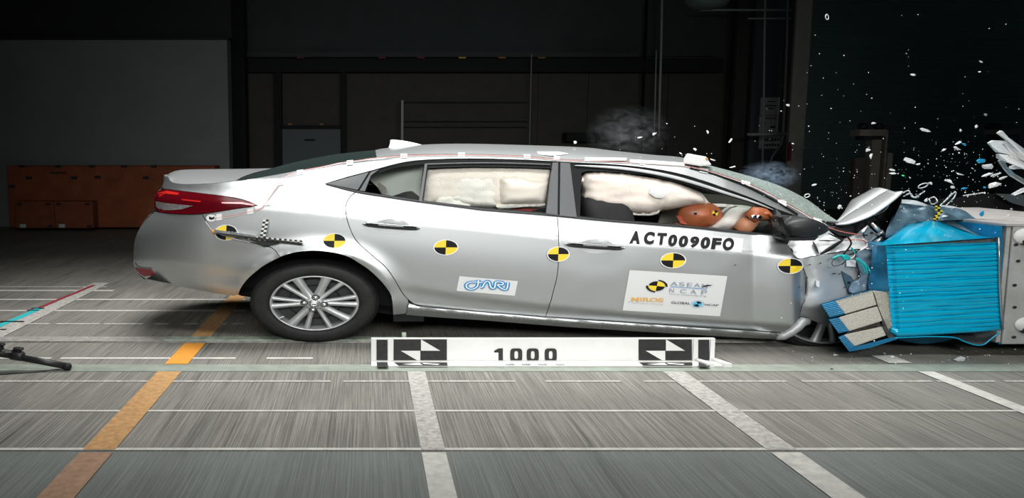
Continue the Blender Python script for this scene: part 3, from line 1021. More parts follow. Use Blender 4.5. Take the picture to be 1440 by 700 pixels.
def make_wheel(c, rz, rim, sx=STR, turn=0):
    w = bpy.data.objects.new('wheel', None)
    COL.objects.link(w)
    w.location = c
    w.parent = car
    w.matrix_parent_inverse = car.matrix_basis.inverted()
    bpy.context.view_layer.update()

    def sub(o):
        o.parent = w
        o.matrix_parent_inverse = (car.matrix_basis @ w.matrix_parent_inverse.inverted()).inverted() if False else Matrix.Translation(-Vector(c))
        return o
    R = rim
    tyre = [(R, 0.012), (R + 0.01, -0.004), (R + 0.05, -0.014), (R + 0.10, -0.017), (0.87, -0.016), (0.92, -0.012), (0.95, -0.004), (0.955, 0.0), (0.975, 0.008), (0.99, 0.022),
            (0.995, 0.034), (0.985, 0.038), (0.985, 0.046), (1.0, 0.05), (1.0, 0.085), (0.985, 0.09), (0.985, 0.10), (1.0, 0.104), (1.0, 0.14), (0.97, 0.18), (0.88, 0.2), (R, 0.2)]
    sub(ell_lathe(c, tyre, rz, 72, sx).build('tyre', M['rubber'], None, smooth=True))
    tb = MB()
    for k in range(64):                              # shoulder tread blocks
        a = 2 * math.pi * (k + 0.5) / 64
        da = 0.032
        q = []
        for (r, d) in ((0.968, 0.004), (1.004, 0.032)):
            for s_ in (-1, 1):
                q.append(c + Vector((r * rz * math.cos(a + s_ * da) * sx, d, r * rz * math.sin(a + s_ * da))))
        tb.add([q[0], q[1], q[3], q[2]], [(0, 1, 2, 3)])
    sub(tb.build('tread_blocks', M['rubber'], None))
    barrel = [(R + 0.005, 0.0), (R + 0.002, -0.008), (R - 0.018, -0.010), (R - 0.035, -0.002), (R - 0.045, 0.02), (R - 0.06, 0.09), (R - 0.07, 0.17)]
    sub(ell_lathe(c, barrel, rz, 72, sx).build('rim', M['alloy'], None, smooth=True))
    sub(ell_lathe(c, [(R - 0.07, 0.10), (0.0, 0.10)], rz, 48, sx).build('brake_shade', M['alloy_shade'], None))  # dark disc painting the shade behind the spokes
    sub(ell_lathe(c, [(0.42, 0.07), (0.40, 0.06), (0.18, 0.06), (0.17, 0.05), (0, 0.05)], rz, 48, sx).build('brake_drum', M['black_satin'], None))
    for ang, wd in SPOKES:
        a = math.radians(ang + turn)
        ca, sa = math.cos(a), math.sin(a)
        mb = MB()
        st = []
        for r, hw, d in ((0.10, 0.068 * wd, -0.004), (0.24, 0.056 * wd, 0.002), (0.42, 0.052 * wd, -0.004), (R - 0.10, 0.060 * wd, -0.007), (R - 0.02, 0.074 * wd, -0.006)):
            ring = []
            for t, dd in ((-1, 0.03), (-0.8, 0.004), (0, -0.004), (0.8, 0.004), (1, 0.03)):
                x = r * ca - t * hw * sa
                z = r * sa + t * hw * ca
                ring.append(c + Vector((x * rz * sx, d + dd, z * rz)))
            st.append(ring)
        sub(fix(mb.grid(st).build('spoke', M['alloy'], None, smooth=True)))
    sub(ell_lathe(c, [(0.16, 0.01), (0.155, -0.006), (0.10, -0.010), (0.0, -0.010)], rz, 40, sx).build('hub', M['alloy'], None, smooth=True))
    cap = sub(ell_lathe(c, [(0.098, -0.008), (0.09, -0.016), (0.0, -0.018)], rz, 32, sx).build('centre_cap', M['steel'], None, smooth=True))
    for (er, ez, ox, oz) in ((0.066, 0.044, 0, 0), (0.028, 0.042, 0, 0), (0.056, 0.016, 0, 0.022)):   # oval emblem
        pts = [c + Vector(((ox + er * math.cos(t * 2 * math.pi / 20)) * rz * sx, -0.0195, (oz + ez * math.sin(t * 2 * math.pi / 20)) * rz)) for t in range(21)]
        sub(MB().tube(pts, 0.0018, 5, cap=False).build('emblem', M['chrome'], None, smooth=True))
    for k in range(4):
        a = math.radians(82 + 90 * k + turn)
        cc = c + Vector((0.155 * rz * math.cos(a) * sx, 0, 0.155 * rz * math.sin(a)))
        sub(ell_lathe(cc, [(0.066, 0.0), (0.062, -0.012), (0.046, -0.014)], rz, 14, sx).build('nut_recess', M['alloy_shade'], None))
        sub(ell_lathe(cc, [(0.046, -0.006), (0.043, -0.022), (0.028, -0.03), (0, -0.03)], rz, 12, sx).build('wheel_nut', M['chrome'], None, smooth=True))
    vb = c + Vector((-0.47 * rz * sx, -0.004, -0.33 * rz))
    sub(MB().tube([vb, vb + Vector((-0.03, -0.012, -0.01))], 0.008, 8).build('valve', M['steel'], None))
    return w


wc = CP(442, 426.3, 0.035)
rz = 57.8 / F * wc.y
w1 = make_wheel(wc, rz, 0.685)
wf = CP(1166, 441, 0.13)
w2 = make_wheel(wf, 54.5 / F * wf.y, 0.80, turn=20)
for base in (Vector(wc), Vector(wf)):
    t = base.copy(); m2 = MIR(t)
    r_ = rz if base == wc else 54.5 / F * wf.y
    ell_lathe(m2 + Vector((0, -0.2, 0)), [(0.0, 0), (0.9, 0), (1, 0.03), (1, 0.17), (0.9, 0.2), (0, 0.2)], r_, 32).build('far_tyre', M['rubber'], car, smooth=True)

# ---- windows, frames and pillars
fn_d = lambda d: (lambda x, y: SP(x, y, d))
W_QGLASS = [(522, 247), (557, 235.5), (596, 230.5), (589.5, 281), (548, 275), (514, 269.5)]
W_REAR = [(602, 236.5), (660, 234.6), (720, 235.2), (775.5, 237), (771, 265), (767, 298.5), (680, 292), (595.5, 282)]
W_FRONT = [(818, 243), (826, 240.8), (871, 242.3), (917, 247.2), (963, 258), (1020, 275), (1060, 287.5), (1090, 297), (1092, 329.5), (1020, 322.5), (963, 316.5), (848, 307), (816, 303.5)]
dlo = cr(DLO_TOP) + list(reversed(cr(DLO_BOT)))[1:-1]
panel('window_surround', dlo, M['black_gloss'], fn=fn_d(0.012), holes=[W_QGLASS, W_REAR, W_FRONT], far=True, thick=0.04, gap=0.3)
panel('quarter_blank', [(459.5, 258), (488, 249.6), (519, 241.5), (503, 267.5)], M['pillar'], fn=fn_d(-0.006), thick=0.02)
panel('quarter_strip', [(521, 241.3), (534, 238), (522, 247), (513.5, 269), (505, 267.8)], M['pillar'], fn=fn_d(-0.008), thick=0.02)
panel('pillar_film', [(776.5, 228.3), (785.5, 228.3), (784.5, 302), (767.5, 300)], M['pillar'], fn=fn_d(-0.008), thick=0.02, label='grey pillar trim')
panel('pillar_film', [(787.5, 228.3), (802, 229), (811.5, 305), (786.5, 303)], M['pillar'], fn=fn_d(-0.008), thick=0.02)
panel('window_divider', [(597, 230), (601.5, 230), (594, 283.5), (588.5, 282.5)], M['pillar'], fn=fn_d(-0.01), thick=0.02)


def strip(name, pts, w, m, d=0.0, sub=4, n=60, taper=False):
    q = resample_open(catmull(pts, sub), n)
    rows = [[], []]
    for i, (x, y) in enumerate(q):
        x0, y0 = q[max(i - 1, 0)]; x1, y1 = q[min(i + 1, n - 1)]
        L = math.hypot(x1 - x0, y1 - y0) or 1
        nx, ny = -(y1 - y0) / L, (x1 - x0) / L
        ww = w * (math.sin(math.pi * (i + .5) / n) ** 0.5 if taper else 1)
        rows[0].append(SP(x + nx * ww, y + ny * ww, d))
        rows[1].append(SP(x - nx * ww, y - ny * ww, d))
    mid = [SP(x, y, d - 0.010) for x, y in q]
    return MB().grid([rows[0], mid, rows[1]]).build(name, m, car, smooth=True)


strip('door_frame', [(808, 232.5), (871, 236.2), (925, 244), (970, 255), (1020, 271), (1060, 284), (1088, 295)], 2.3, M['paint_rough'], -0.006, taper=True)
strip('door_frame', [(600, 231), (660, 229.3), (720, 229.6), (774, 231.5)], 1.0, M['pillar'], 0.0)
strip('belt_moulding', DLO_BOT, 1.1, M['black_satin'], -0.006)
strip('roof_moulding', [(971, 236), (1000, 243), (1020, 250), (1048, 261), (1075, 274), (1100, 288), (1122, 302)], 1.7, M['black_gloss'], -0.004)
panel('quarter_glass', W_QGLASS, M['side_glass'], fn=fn_d(0.03), step=14, thick=0, gap=-0.4)
panel('door_glass', W_REAR, M['side_glass'], fn=fn_d(0.03), step=20, thick=0, gap=-0.4)

# ---- lamps
lamp = panel('tail_lamp', LAMP, M['lamp_red'], fn=fn_d(-0.012), step=5, thick=0.03, gap=0.4, label='dark red tail lamp')
panel('clear_lens', [(218.5, 282.5), (230, 284.5), (243, 286), (258, 287.5), (271.5, 288.8), (264, 292), (257, 294.5), (240, 296), (226, 295.8), (219, 291)], M['lamp_clear'], lamp, fn=fn_d(-0.016), step=5, thick=0.005)
panel('light_bar', [(255, 279.5), (283, 282.5), (281, 284.2), (256, 281.5)], M['lamp_bright'], lamp, fn=fn_d(-0.016), step=5, thick=0.004, gap=0)
panel('light_bar', [(311, 284), (340, 284), (358, 287.6), (356, 289), (338, 286.6), (312, 286)], M['lamp_bright'], lamp, fn=fn_d(-0.016), step=5, thick=0.004, gap=0)
panel('light_bar', [(222, 271), (234, 268), (252, 271), (250, 274), (232, 272), (224, 277)], M['lamp_bright'], lamp, fn=fn_d(-0.016), step=5, thick=0.004, gap=0)
panel('reflector', [(190, 376), (211, 378.6), (218.6, 386.6), (203, 388.8), (193, 383.5)], M['tape_red'], fn=fn_d(-0.008), step=5, thick=0.015, gap=0.2)
strip('bumper_crease', [(188.5, 369), (191, 374), (200, 376.5), (212, 377.8)], 0.7, M['paint'], -0.006)

# ---- door handles
for (x0, y0, x1, y1) in ((509.5, 314.8, 591, 321), (796, 343.2, 880, 349)):
    cx, cy = (x0 + x1) / 2, (y0 + y1) / 2
    hd = panel('door_handle', [(x0 + (x1 - x0) * t, lerp(y0, y1, t) + s * 4.0 * math.sin(math.pi * min(1, max(0, t + 0.0))) ** 0.3) for t, s in
                               [(k / 14, -1) for k in range(15)] + [(1 - k / 14, 1) for k in range(1, 14)]], M['handle'],
               fn=lambda x, y, cy=cy, x0=x0, y0=y0, x1=x1, y1=y1: SP(x, y, -0.03 * math.cos(min(1.5, abs(y - lerp(y0, y1, (x - x0) / (x1 - x0))) / 3.8 * 1.4)) - 0.012), step=4, ystep=1.4, thick=0.02, gap=0)
    panel('handle_cup', [(cx + 0.5 + 25 * math.cos(t * math.pi / 12), cy + 10.3 * math.sin(t * math.pi / 12)) for t in range(24)], M['paint_rough'], hd, fn=lambda x, y, cx=cx, cy=cy: SP(x, y, 0.004 * (1 - min(1, math.hypot((x - cx) / 25, (y - cy) / 10))) - 0.004), step=5, thick=0.004, gap=0)
    for sx_ in (-27, 26):
        panel('handle_glint', [(cx + sx_ - 9, cy - 2.2 + sx_ * .07), (cx + sx_ + 9, cy - 1.0 + sx_ * .07), (cx + sx_ + 9, cy + 0.6 + sx_ * .07), (cx + sx_ - 9, cy - .6 + sx_ * .07)], M['chrome'], hd, fn=fn_d(-0.052), step=6, thick=0.003, gap=0)  # chrome strips set as highlights on the dark bar

# ---- roof antenna
fin_o = [(548, 196.5), (553, 196.2), (566, 197.5), (582, 200.5), (595, 204), (600, 206.3), (570, 208), (546, 208.5), (548, 203)]
FO = HALF
MB().prism([CP(x, y, FO - 0.035 * (1 if y > 204 else 0.25)) for x, y in reversed(fin_o)], [CP(x, y, FO + 0.035 * (1 if y > 204 else 0.25)) for x, y in reversed(fin_o)]).build('roof_antenna', M['paint'], car, bevel=0.006)

# ---- mirror
MO = -0.17
mir_o = [(1098, 305), (1108, 304), (1128, 305), (1142, 307.5), (1152, 311), (1160, 315.5), (1165, 320), (1164.5, 325), (1158, 329), (1148, 332), (1128, 334.5), (1106, 336), (1099, 333)]


def mir_fn(x, y):
    t = math.hypot((x - 1132) / 34.5, (y - 320) / 15.8)
    return CP(x, y, MO + 0.10 - 0.12 * math.sqrt(max(0, 1 - min(1, t) ** 2.6)))


mr = panel('wing_mirror', cr(mir_o), M['black_satin'], fn=mir_fn, step=4, thick=0.12, gap=0)
panel('mirror_rim', cr([(1101, 306), (1105, 318), (1112, 334)]) + cr([(1109, 334.6), (1102, 319), (1098.5, 306)]), M['black_gloss'], mr, fn=lambda x, y: CP(x, y, MO - 0.01), step=4, thick=0.05, gap=0)
panel('mirror_base', [(1091.5, 293.5), (1098, 300), (1108, 330), (1112, 337), (1098, 336), (1094, 332)], M['pillar'], fn=lambda x, y: SP(x, y, -0.012), step=5, thick=0.05, gap=0)
panel('mirror_foot', [(1098, 334), (1120, 334), (1152, 332), (1146, 338), (1120, 338.5), (1100, 337)], M['black_satin'], mr, fn=lambda x, y: CP(x, y, MO + 0.05), step=5, thick=0.12, gap=0)

# ---- interior
def blob_box(name, c, sx, sy, sz, m, parent=car, tilt=0.0, seg=2):
    bm = bmesh.new()
    bmesh.ops.create_cube(bm, size=1.0)
    bmesh.ops.bevel(bm, geom=list(bm.edges), offset=0.22, segments=3, affect='EDGES', profile=0.6)
    for v in bm.verts:
        v.co = Vector((v.co.x * sx, v.co.y * sy, v.co.z * sz))
    bmesh.ops.rotate(bm, verts=bm.verts, cent=(0, 0, 0), matrix=Matrix.Rotation(tilt, 3, 'Y'))
    for v in bm.verts:
        v.co += Vector(c)
    me = bpy.data.meshes.new(name)
    bm.to_mesh(me)
    bm.free()
    return link(name, me, m, parent)


for (px, off) in ((862, 0.45), (862, 1.25)):
    b = CP(px, 310, off)
    blob_box('seat_back', (b.x - 0.05, b.y, 0.82), 0.34, 0.5, 0.62, M['interior'], tilt=-0.3)
    blob_box('headrest', (b.x - 0.17, b.y, 1.18), 0.18, 0.26, 0.17, M['interior'], tilt=-0.3)
    blob_box('seat_cushion', (b.x + 0.36, b.y, 0.50), 0.85, 0.5, 0.2, M['interior'])
b = CP(585, 310, HALF)
blob_box('rear_bench', (b.x - 0.1, b.y, 0.76), 0.40, 1.25, 0.62, M['interior'], tilt=-0.35)
blob_box('rear_bench_cushion', (b.x + 0.35, b.y, 0.50), 0.8, 1.25, 0.22, M['interior'])
b = CP(1085, 320, HALF)
blob_box('dashboard', (b.x + 0.02, b.y, 0.74), 0.75, 1.2, 0.26, M['interior'])
panel('seat_fabric_edge', [(712, 291), (728, 288), (745, 290), (760, 293), (745, 297), (720, 295)], M['belt_red'], fn=lambda x, y: CP(x, y, 0.40), step=5, thick=0.02, gap=0)
panel('front_trim_card', [(930, 299), (956, 292), (968, 300), (965, 318), (925, 316)], M['trimgrey'], fn=lambda x, y: CP(x, y, 0.75), step=8, thick=0.02, gap=0)
panel('a_pillar_trim', [(986, 272), (1030, 276), (1060, 288), (1075, 296), (1040, 297), (1000, 296), (990, 284)], M['trimgrey'], fn=lambda x, y: CP(x, y, 0.95), step=8, thick=0.02, gap=0)
panel('parcel_trim', [(512, 246), (545, 236), (600, 230), (598, 284), (540, 278), (530, 262)], M['pale_trim'], fn=lambda x, y: CP(x, y, 0.62 - 0.002 * (x - 512)), step=10, thick=0.02, gap=0)  # pale colour carries the ceiling light reflections of the quarter glass
panel('headrest', [(530, 259), (534, 257), (543, 264), (544, 271), (540, 274)], M['trimgrey'], fn=lambda x, y: CP(x, y, 0.4), step=4, thick=0.06, gap=0)


def puff(name, poly, base, h, rad, m, seed=0.0, wr=0.010, step=4.0, parent=car, label=None, ridge=None):
    q = resample_closed(list(poly), 3)

    def fn(x, y):
        d = min(math.hypot((p[0] - x) / STR, p[1] - y) for p in q)
        t = min(1.0, d / rad)
        o = base - h * math.sqrt(1 - (1 - t) ** 2)
        o += wr * noise.noise(Vector((x * 0.035, y * 0.11, seed))) + 0.5 * wr * noise.noise(Vector((x * 0.12, y * 0.2, seed + 5))) * (1.5 - t)
        if ridge:
            for rx, rw, rd in ridge:
                o += rd * math.exp(-((x - rx) / rw) ** 2)
        return CP(x, y, o)
    return panel(name, poly, m, parent, fn=fn, step=step, thick=0.05, gap=0, label=label)


ab = part_empty('curtain_airbag', car)
puff('cushion', cr([(598, 236), (640, 233), (700, 233), (776, 236), (778, 252), (772, 275), (770, 292), (740, 291), (690, 290), (650, 289), (618, 288), (596, 286), (594, 262)]), 0.36, 0.09, 13, M['airbag'], 1.0, 0.012, parent=ab)
puff('cushion', cr([(626, 284), (632, 268), (640, 254), (648, 248), (670, 246.5), (692, 246.5), (700, 252), (702, 268), (700, 284), (697, 291.5), (675, 291), (656, 289.5), (645, 286)]), 0.36, 0.10, 9, M['airbag_pale'], 3.0, 0.022, parent=ab)
puff('cushion', cr([(699, 252), (702, 247), (715, 246), (735, 247), (750, 251), (772, 254), (773, 270), (768, 286), (748, 288.5), (725, 289.5), (708, 290), (701, 286)]), 0.34, 0.14, 13, M['airbag'], 5.0, 0.010, parent=ab)
puff('seam_flap', cr([(698, 288), (712, 287), (740, 287.5), (769, 286.5), (769, 290), (745, 290), (722, 292), (705, 293), (698, 291)]), 0.28, 0.03, 3, M['airbag_pale'], 2.0, 0.01, parent=ab)
puff('seam_flap', cr([(612, 282), (628, 274), (650, 283), (662, 288), (655, 292), (630, 290), (615, 287)]), 0.30, 0.03, 4, M['airbag_pale'], 7.0, 0.02, parent=ab)
ab2 = part_empty('front_curtain_airbag', car)
puff('cushion', cr([(820, 246), (826, 242), (850, 241.5), (880, 244), (905, 248), (930, 252), (950, 256), (968, 264), (982, 271), (990, 276), (991, 286), (975, 288), (960, 291), (940, 295), (928, 297), (921, 300), (905, 302), (885, 300), (860, 295), (838, 291), (828, 288), (826, 283), (819, 279), (821, 270), (817, 258)]), 0.34, 0.15, 16, M['airbag'], 11.0, 0.014, parent=ab2, ridge=[(932, 4, 0.02)])
puff('seam_flap', cr([(826, 284), (845, 289), (870, 295), (890, 299), (908, 299.5), (920, 296), (928, 294), (925, 300), (912, 303), (890, 302), (860, 297), (838, 293), (828, 291)]), 0.30, 0.025, 3, M['airbag_pale'], 12.0, 0.006, parent=ab2)
puff('vent_patch', cr([(915, 266), (920, 262), (928, 261.5), (934, 265), (937, 270), (938, 275), (932, 278.5), (922, 277.5), (914, 272)]), 0.160, 0.008, 3, M['tape'], 4.0, 0.002, parent=ab2)
puff('torn_flap', cr([(966, 262), (985, 270), (992, 278), (1000, 286), (1020, 287), (1038, 289), (1015, 291), (990, 289), (972, 287), (960, 289), (968, 276)]), 0.40, 0.03, 5, M['airbag_pale'], 9.0, 0.012, parent=ab2)
puff('driver_airbag', cr([(991, 322), (998, 316), (1010, 306), (1022, 294), (1034, 289), (1048, 289), (1060, 292), (1066, 297), (1064, 304), (1056, 312), (1048, 321), (1044, 328), (1015, 326)]), 0.46, 0.16, 15, M['airbag_grey'], 14.0, 0.012)
stc = CP(1085, 318, 0.45)
pts = [stc + Vector((0.07 * math.cos(t) * 1.2, 0.19 * math.sin(t), 0.17 * math.cos(t))) for t in [k * 2 * math.pi / 28 for k in range(29)]]
MB().tube(pts, 0.016, 8, cap=False).build('steering_wheel', M['black_satin'], car, smooth=True)

# ================================================================== CRASH DUMMY
dm = thing('crash_test_dummy', CP(930, 380, 0.45), 'person-shaped crash test dummy with tan vinyl head bent into the driver airbag', 'dummy')


def skin_body(name, joints, edges, m, parent, sub=2):
    me = bpy.data.meshes.new(name)
    me.from_pydata([tuple(j[0]) for j in joints], edges, [])
    o = bpy.data.objects.new(name, me)
    COL.objects.link(o)
    md = o.modifiers.new('skin', 'SKIN')
    sv = me.skin_vertices[0].data
    for i, j in enumerate(joints):
        r = j[1]
        sv[i].radius = r if isinstance(r, tuple) else (r, r)
        sv[i].use_root = (i == 0)
    sd = o.modifiers.new('sub', 'SUBSURF')
    sd.levels = sd.render_levels = sub
    dg = bpy.context.evaluated_depsgraph_get()
    me2 = bpy.data.meshes.new_from_object(o.evaluated_get(dg))
    bpy.data.objects.remove(o)
    return link(name, me2, m, parent)


# skeleton in true proportions, later lengthened along the hall like everything else
bx = CP(925, 360, 0.45)
def J(dx, dy, z):
    return Vector((bx.x + (dx + 0.06) * STR, bx.y + dy, z - 0.26))
hd_c = CP(985, 301.5, 0.40)
joints = [(J(-0.12, 0, 0.62), 0.13), (J(-0.06, 0, 0.78), 0.12), (J(-0.0, 0, 0.92), 0.11),
          (Vector((hd_c.x - 0.15, hd_c.y, hd_c.z - 0.06)), 0.045),
          (J(0.0, -0.14, 0.93), 0.06), (J(0.16, -0.17, 0.80), 0.045), (CP(1046, 322, 0.30), 0.036), (CP(1062, 306, 0.28), 0.030),
          (J(0.0, 0.14, 0.93), 0.06), (J(0.2, 0.18, 0.80), 0.045), (J(0.40, 0.14, 0.92), 0.036),
          (J(0.0, -0.10, 0.58), 0.085), (J(0.36, -0.12, 0.62), 0.06), (J(0.52, -0.12, 0.34), 0.045),
          (J(0.0, 0.10, 0.58), 0.085), (J(0.36, 0.12, 0.62), 0.06), (J(0.52, 0.12, 0.34), 0.045)]
edges = [(0, 1), (1, 2), (2, 3), (2, 4), (4, 5), (5, 6), (6, 7), (2, 8), (8, 9), (9, 10), (0, 11), (11, 12), (12, 13), (0, 14), (14, 15), (15, 16)]
body = skin_body('body', joints, edges, M['skin_pale'], dm)
# head: skull with brow, nose, chin and jaw, face turned forward and down
bm = bmesh.new()
bmesh.ops.create_uvsphere(bm, u_segments=40, v_segments=28, radius=1.0)
for v in bm.verts:
    x, y, z = v.co                                 # +x is the face
    rx, ry, rzz = 0.113, 0.080, 0.106
    if x > 0 and z < 0:
        rx *= 1 - 0.10 * min(1, -z)
    if z < -0.2:
        ry *= 1 - 0.30 * min(1, (-z - 0.2))
        rzz *= 1.18
    dx = 0.0
    if x > 0.5:
        dx += 0.020 * math.exp(-((y / 0.16) ** 2 + ((z + 0.18) / 0.18) ** 2))      # nose
        dx += 0.006 * math.exp(-((z - 0.22) / 0.12) ** 2)                          # brow
        dx -= 0.010 * math.exp(-(((abs(y) - 0.36) / 0.16) ** 2 + ((z - 0.05) / 0.12) ** 2))   # eye hollows
        dx -= 0.005 * math.exp(-((z + 0.52) / 0.05) ** 2)                          # mouth
        dx += 0.008 * math.exp(-((z + 0.80) / 0.16) ** 2)                          # chin
    dy = 0.012 * math.exp(-((x / 0.14) ** 2 + ((z + 0.02) / 0.2) ** 2)) * (1 if y > 0 else -1) if abs(y) > 0.8 else 0
    v.co = Vector((x * rx + dx, y * ry + dy, z * rzz))
bmesh.ops.rotate(bm, verts=bm.verts, cent=(0, 0, 0), matrix=Matrix.Rotation(0.55, 3, 'Y'))
for v in bm.verts:
    v.co = Vector((v.co.x * STR * 0.92, v.co.y, v.co.z * 0.90)) + hd_c
me = bpy.data.meshes.new('head')
bm.to_mesh(me)
bm.free()
link('head', me, M['skin'], dm)
hy = hd_c.y - 0.078
seam = [Vector((CP(989 + 3.5 * math.sin(t) * 1.2, 301 - 14 * math.cos(t), 0.4).x, hd_c.y - 0.079 * abs(math.sin(t)) ** 0.6 - 0.002, CP(989, 301 - 12.5 * math.cos(t), 0.4).z)) for t in [0.25 + k * 2.6 / 14 for k in range(15)]]
MB().tube(seam, 0.0022, 5).build('head_seam', M['shirt'], dm, smooth=True)
ear = Vector((CP(978.5, 300, 0.32).x, hy - 0.001, CP(978.5, 300.3, 0.32).z))
ell_lathe(ear, [(1.0, 0.006), (0.7, -0.004), (0, -0.003)], 0.008, 14).build('ear_hole', M['dark'], dm)
mk = Vector((CP(1008, 300, 0.3).x, hd_c.y - 0.074, CP(1008, 300, 0.3).z))
for k in range(4):
    a0 = math.radians(20 + 90 * k)
    fan = [mk] + [mk + Vector((0.021 * STR * 0.7 * math.cos(a0 + j * math.pi / 12), 0.0, 0.021 * math.sin(a0 + j * math.pi / 12))) for j in range(7)]
    mesh('head_marker', fan, [(0, j, j + 1) for j in range(1, 7)], M['yellow'] if k % 2 else M['black_print'], dm, smooth=False)
# collar point at the nape
MB().prism([CP(x, y, 0.36) for x, y in ((951, 303), (962, 305), (966, 316), (957, 314))], [CP(x, y, 0.5) for x, y in ((951, 303), (962, 305), (966, 316), (957, 314))]).build('neck_collar', M['shirt'], dm)
# forearm, wrist joint with two bolts, and a hand with five fingers closed on the wheel
MB().tube([CP(1041, 326, 0.26), CP(1050, 316, 0.26), CP(1060, 306.5, 0.26)], [0.052, 0.055, 0.048], 14, sx=1.25).build('forearm', M['skin_pale'], dm, smooth=True)
wj = [CP(1054, 307, 0.22), CP(1062, 300, 0.22), CP(1072, 301, 0.24), CP(1081, 304, 0.26)]
MB().tube(wj, [0.046, 0.052, 0.05, 0.034], 12, sx=1.25).build('hand', M['skin'], dm, smooth=True)
for i in range(4):
    k = CP(1079, 303, 0.27) + Vector((0, 0.028 * i, -0.004 * i))
    L = (0.075, 0.085, 0.08, 0.062)[i]
    MB().tube([k, k + Vector((L * 0.8, 0, -0.01)), k + Vector((L * 1.1, 0, -0.05)), k + Vector((L * 0.75, 0, -0.075))], [0.011, 0.0105, 0.0095, 0.008], 8, sx=1.2).build('finger', M['skin'], dm, smooth=True)
k = CP(1070, 300, 0.20)
MB().tube([k, k + Vector((0.05, -0.012, 0.0)), k + Vector((0.09, 0.0, -0.03))], [0.015, 0.013, 0.01], 8, sx=1.2).build('thumb', M['skin'], dm, smooth=True)
for x in (1060.5, 1067.5):
    cc = CP(x, 305 + (x - 1060) * 0.1, 0.165)
    ell_lathe(cc, [(1, 0.02), (1, -0.004), (0.6, -0.008), (0, -0.006)], 0.015, 14).build('wrist_bolt', M['chrome'], dm, smooth=True)

# ================================================================== MARKERS, STICKERS, WIRES ON THE CAR
def marker(cx, cy, rx, ry, tilt=0.05, fn=SP, d=-0.004, parent=car):
    V, Fs, mi = [], [], []

    def ringpt(r, a):
        return (cx + rx * r * math.cos(a) + tilt * ry * r * math.sin(a), cy - ry * r * math.sin(a))
    mb = MB()
    n = 40
    for (r0, r1, mats) in ((1.0, 1.09, None), (0.5, 1.0, 1), (0.0, 0.5, 1)):
        for k in range(n):
            a0, a1 = 2 * math.pi * k / n, 2 * math.pi * (k + 1) / n
            qd = k * 4 // n
            m = 2 if mats is None else (1, 0, 1, 0)[qd]     # quadrants: black, yellow, black, yellow
            pts = [ringpt(r0, a0), ringpt(r1, a0), ringpt(r1, a1), ringpt(r0, a1)]
            if r0 == 0:
                pts = [ringpt(0, 0), ringpt(r1, a0), ringpt(r1, a1)]
            mb.add([fn(x, y, d) if fn is SP else fn(x, y) for x, y in pts], [tuple(range(len(pts)))], m)
    return mb.build('target_marker', [M['yellow'], M['black_print'], M['white_print']], parent)


for a in ((318, 327, 15, 10.3), (470.3, 338.5, 15.3, 9.8), (627, 347.8, 16.2, 10.2)):
    marker(*a, d=-0.007)


def mk_fn(x, y):
    return fdoor_fn(x, y) + Vector((0, -0.009, 0))


marker(785.2, 357.3, 14.6, 9.8, d=-0.016)
marker(946, 365.8, 16.8, 10.2, fn=mk_fn)
marker(1110.5, 373.6, 16.8, 10.2, fn=mk_fn)

_txt = {}


def text_mesh(body, bold=0.0):
    key = (body, bold)
    if key not in _txt:
        cu = bpy.data.curves.new('lettering', 'FONT')
        cu.body = body
        cu.offset = bold
        o = bpy.data.objects.new('lettering_source', cu)
        COL.objects.link(o)
        dg = bpy.context.evaluated_depsgraph_get()
        me = bpy.data.meshes.new_from_object(o.evaluated_get(dg))
        vs = [v.co.copy() for v in me.vertices]
        fs = [tuple(p.vertices) for p in me.polygons]
        bpy.data.objects.remove(o)
        bpy.data.curves.remove(cu)
        bpy.data.meshes.remove(me)
        _txt[key] = (vs, fs)
    return _txt[key]


def letters(body, quad, m, parent, fn, bold=0.0, label=None):
    """fit the outline of `body` into a pixel quad (tl, tr, br, bl)"""
    vs, fs = text_mesh(body, bold)
    x0 = min(v.x for v in vs); x1 = max(v.x for v in vs); y0 = min(v.y for v in vs); y1 = max(v.y for v in vs)
    P = []
    for v in vs:
        u, t = (v.x - x0) / (x1 - x0), (v.y - y0) / (y1 - y0)
        top = (lerp(quad[0][0], quad[1][0], u), lerp(quad[0][1], quad[1][1], u))
        bot = (lerp(quad[3][0], quad[2][0], u), lerp(quad[3][1], quad[2][1], u))
        P.append(fn(lerp(bot[0], top[0], t), lerp(bot[1], top[1], t)))
    return mesh('lettering', P, fs, m, parent, label, False)


def fd(e):
    return lambda x, y: fdoor_fn(x, y) + Vector((0, -e, 0))


def sd_(e):
    return lambda x, y: SP(x, y, -e)


# registration strip on the front door
st = panel('number_strip', [(877, 322.5), (1044.5, 335.5), (1042, 354.5), (874, 341)], M['white_print'], fn=fd(0.006), step=5, ystep=3, thick=0.002, gap=0)
for ch, x0, x1, y0, y1 in (('A', 885, 900.5, 324, 342), ('C', 904.5, 919.7, 325, 342.8), ('T', 922.5, 936.5, 326.7, 343.4), ('0', 938.5, 951.7, 329, 345.4), ('0', 953.3, 967, 330.5, 346.6),
                           ('9', 969, 982.3, 331.6, 347.6), ('0', 984, 998, 332.4, 348.8), ('F', 999.5, 1013.5, 333.8, 349.6), ('O', 1015, 1031.5, 333.6, 351.2)):
    letters(ch, [(x0 + 1.6, y0), (x1 + 1, y0 + 0.6), (x1 - 1.6, y1 + 0.6), (x0 - 1, y1)], M['black_print'], st, fd(0.013), 0.062)
# square notice on the front door
nq = [(885, 379.5), (1022.3, 388), (1012, 444.4), (875, 436)]
st = panel('test_sticker', nq, M['sheet'], fn=fd(0.006), step=5, thick=0.002, gap=0)
E = 0.013


def Z8(x, y):
    return (860 + x / 8, 370 + y / 8)


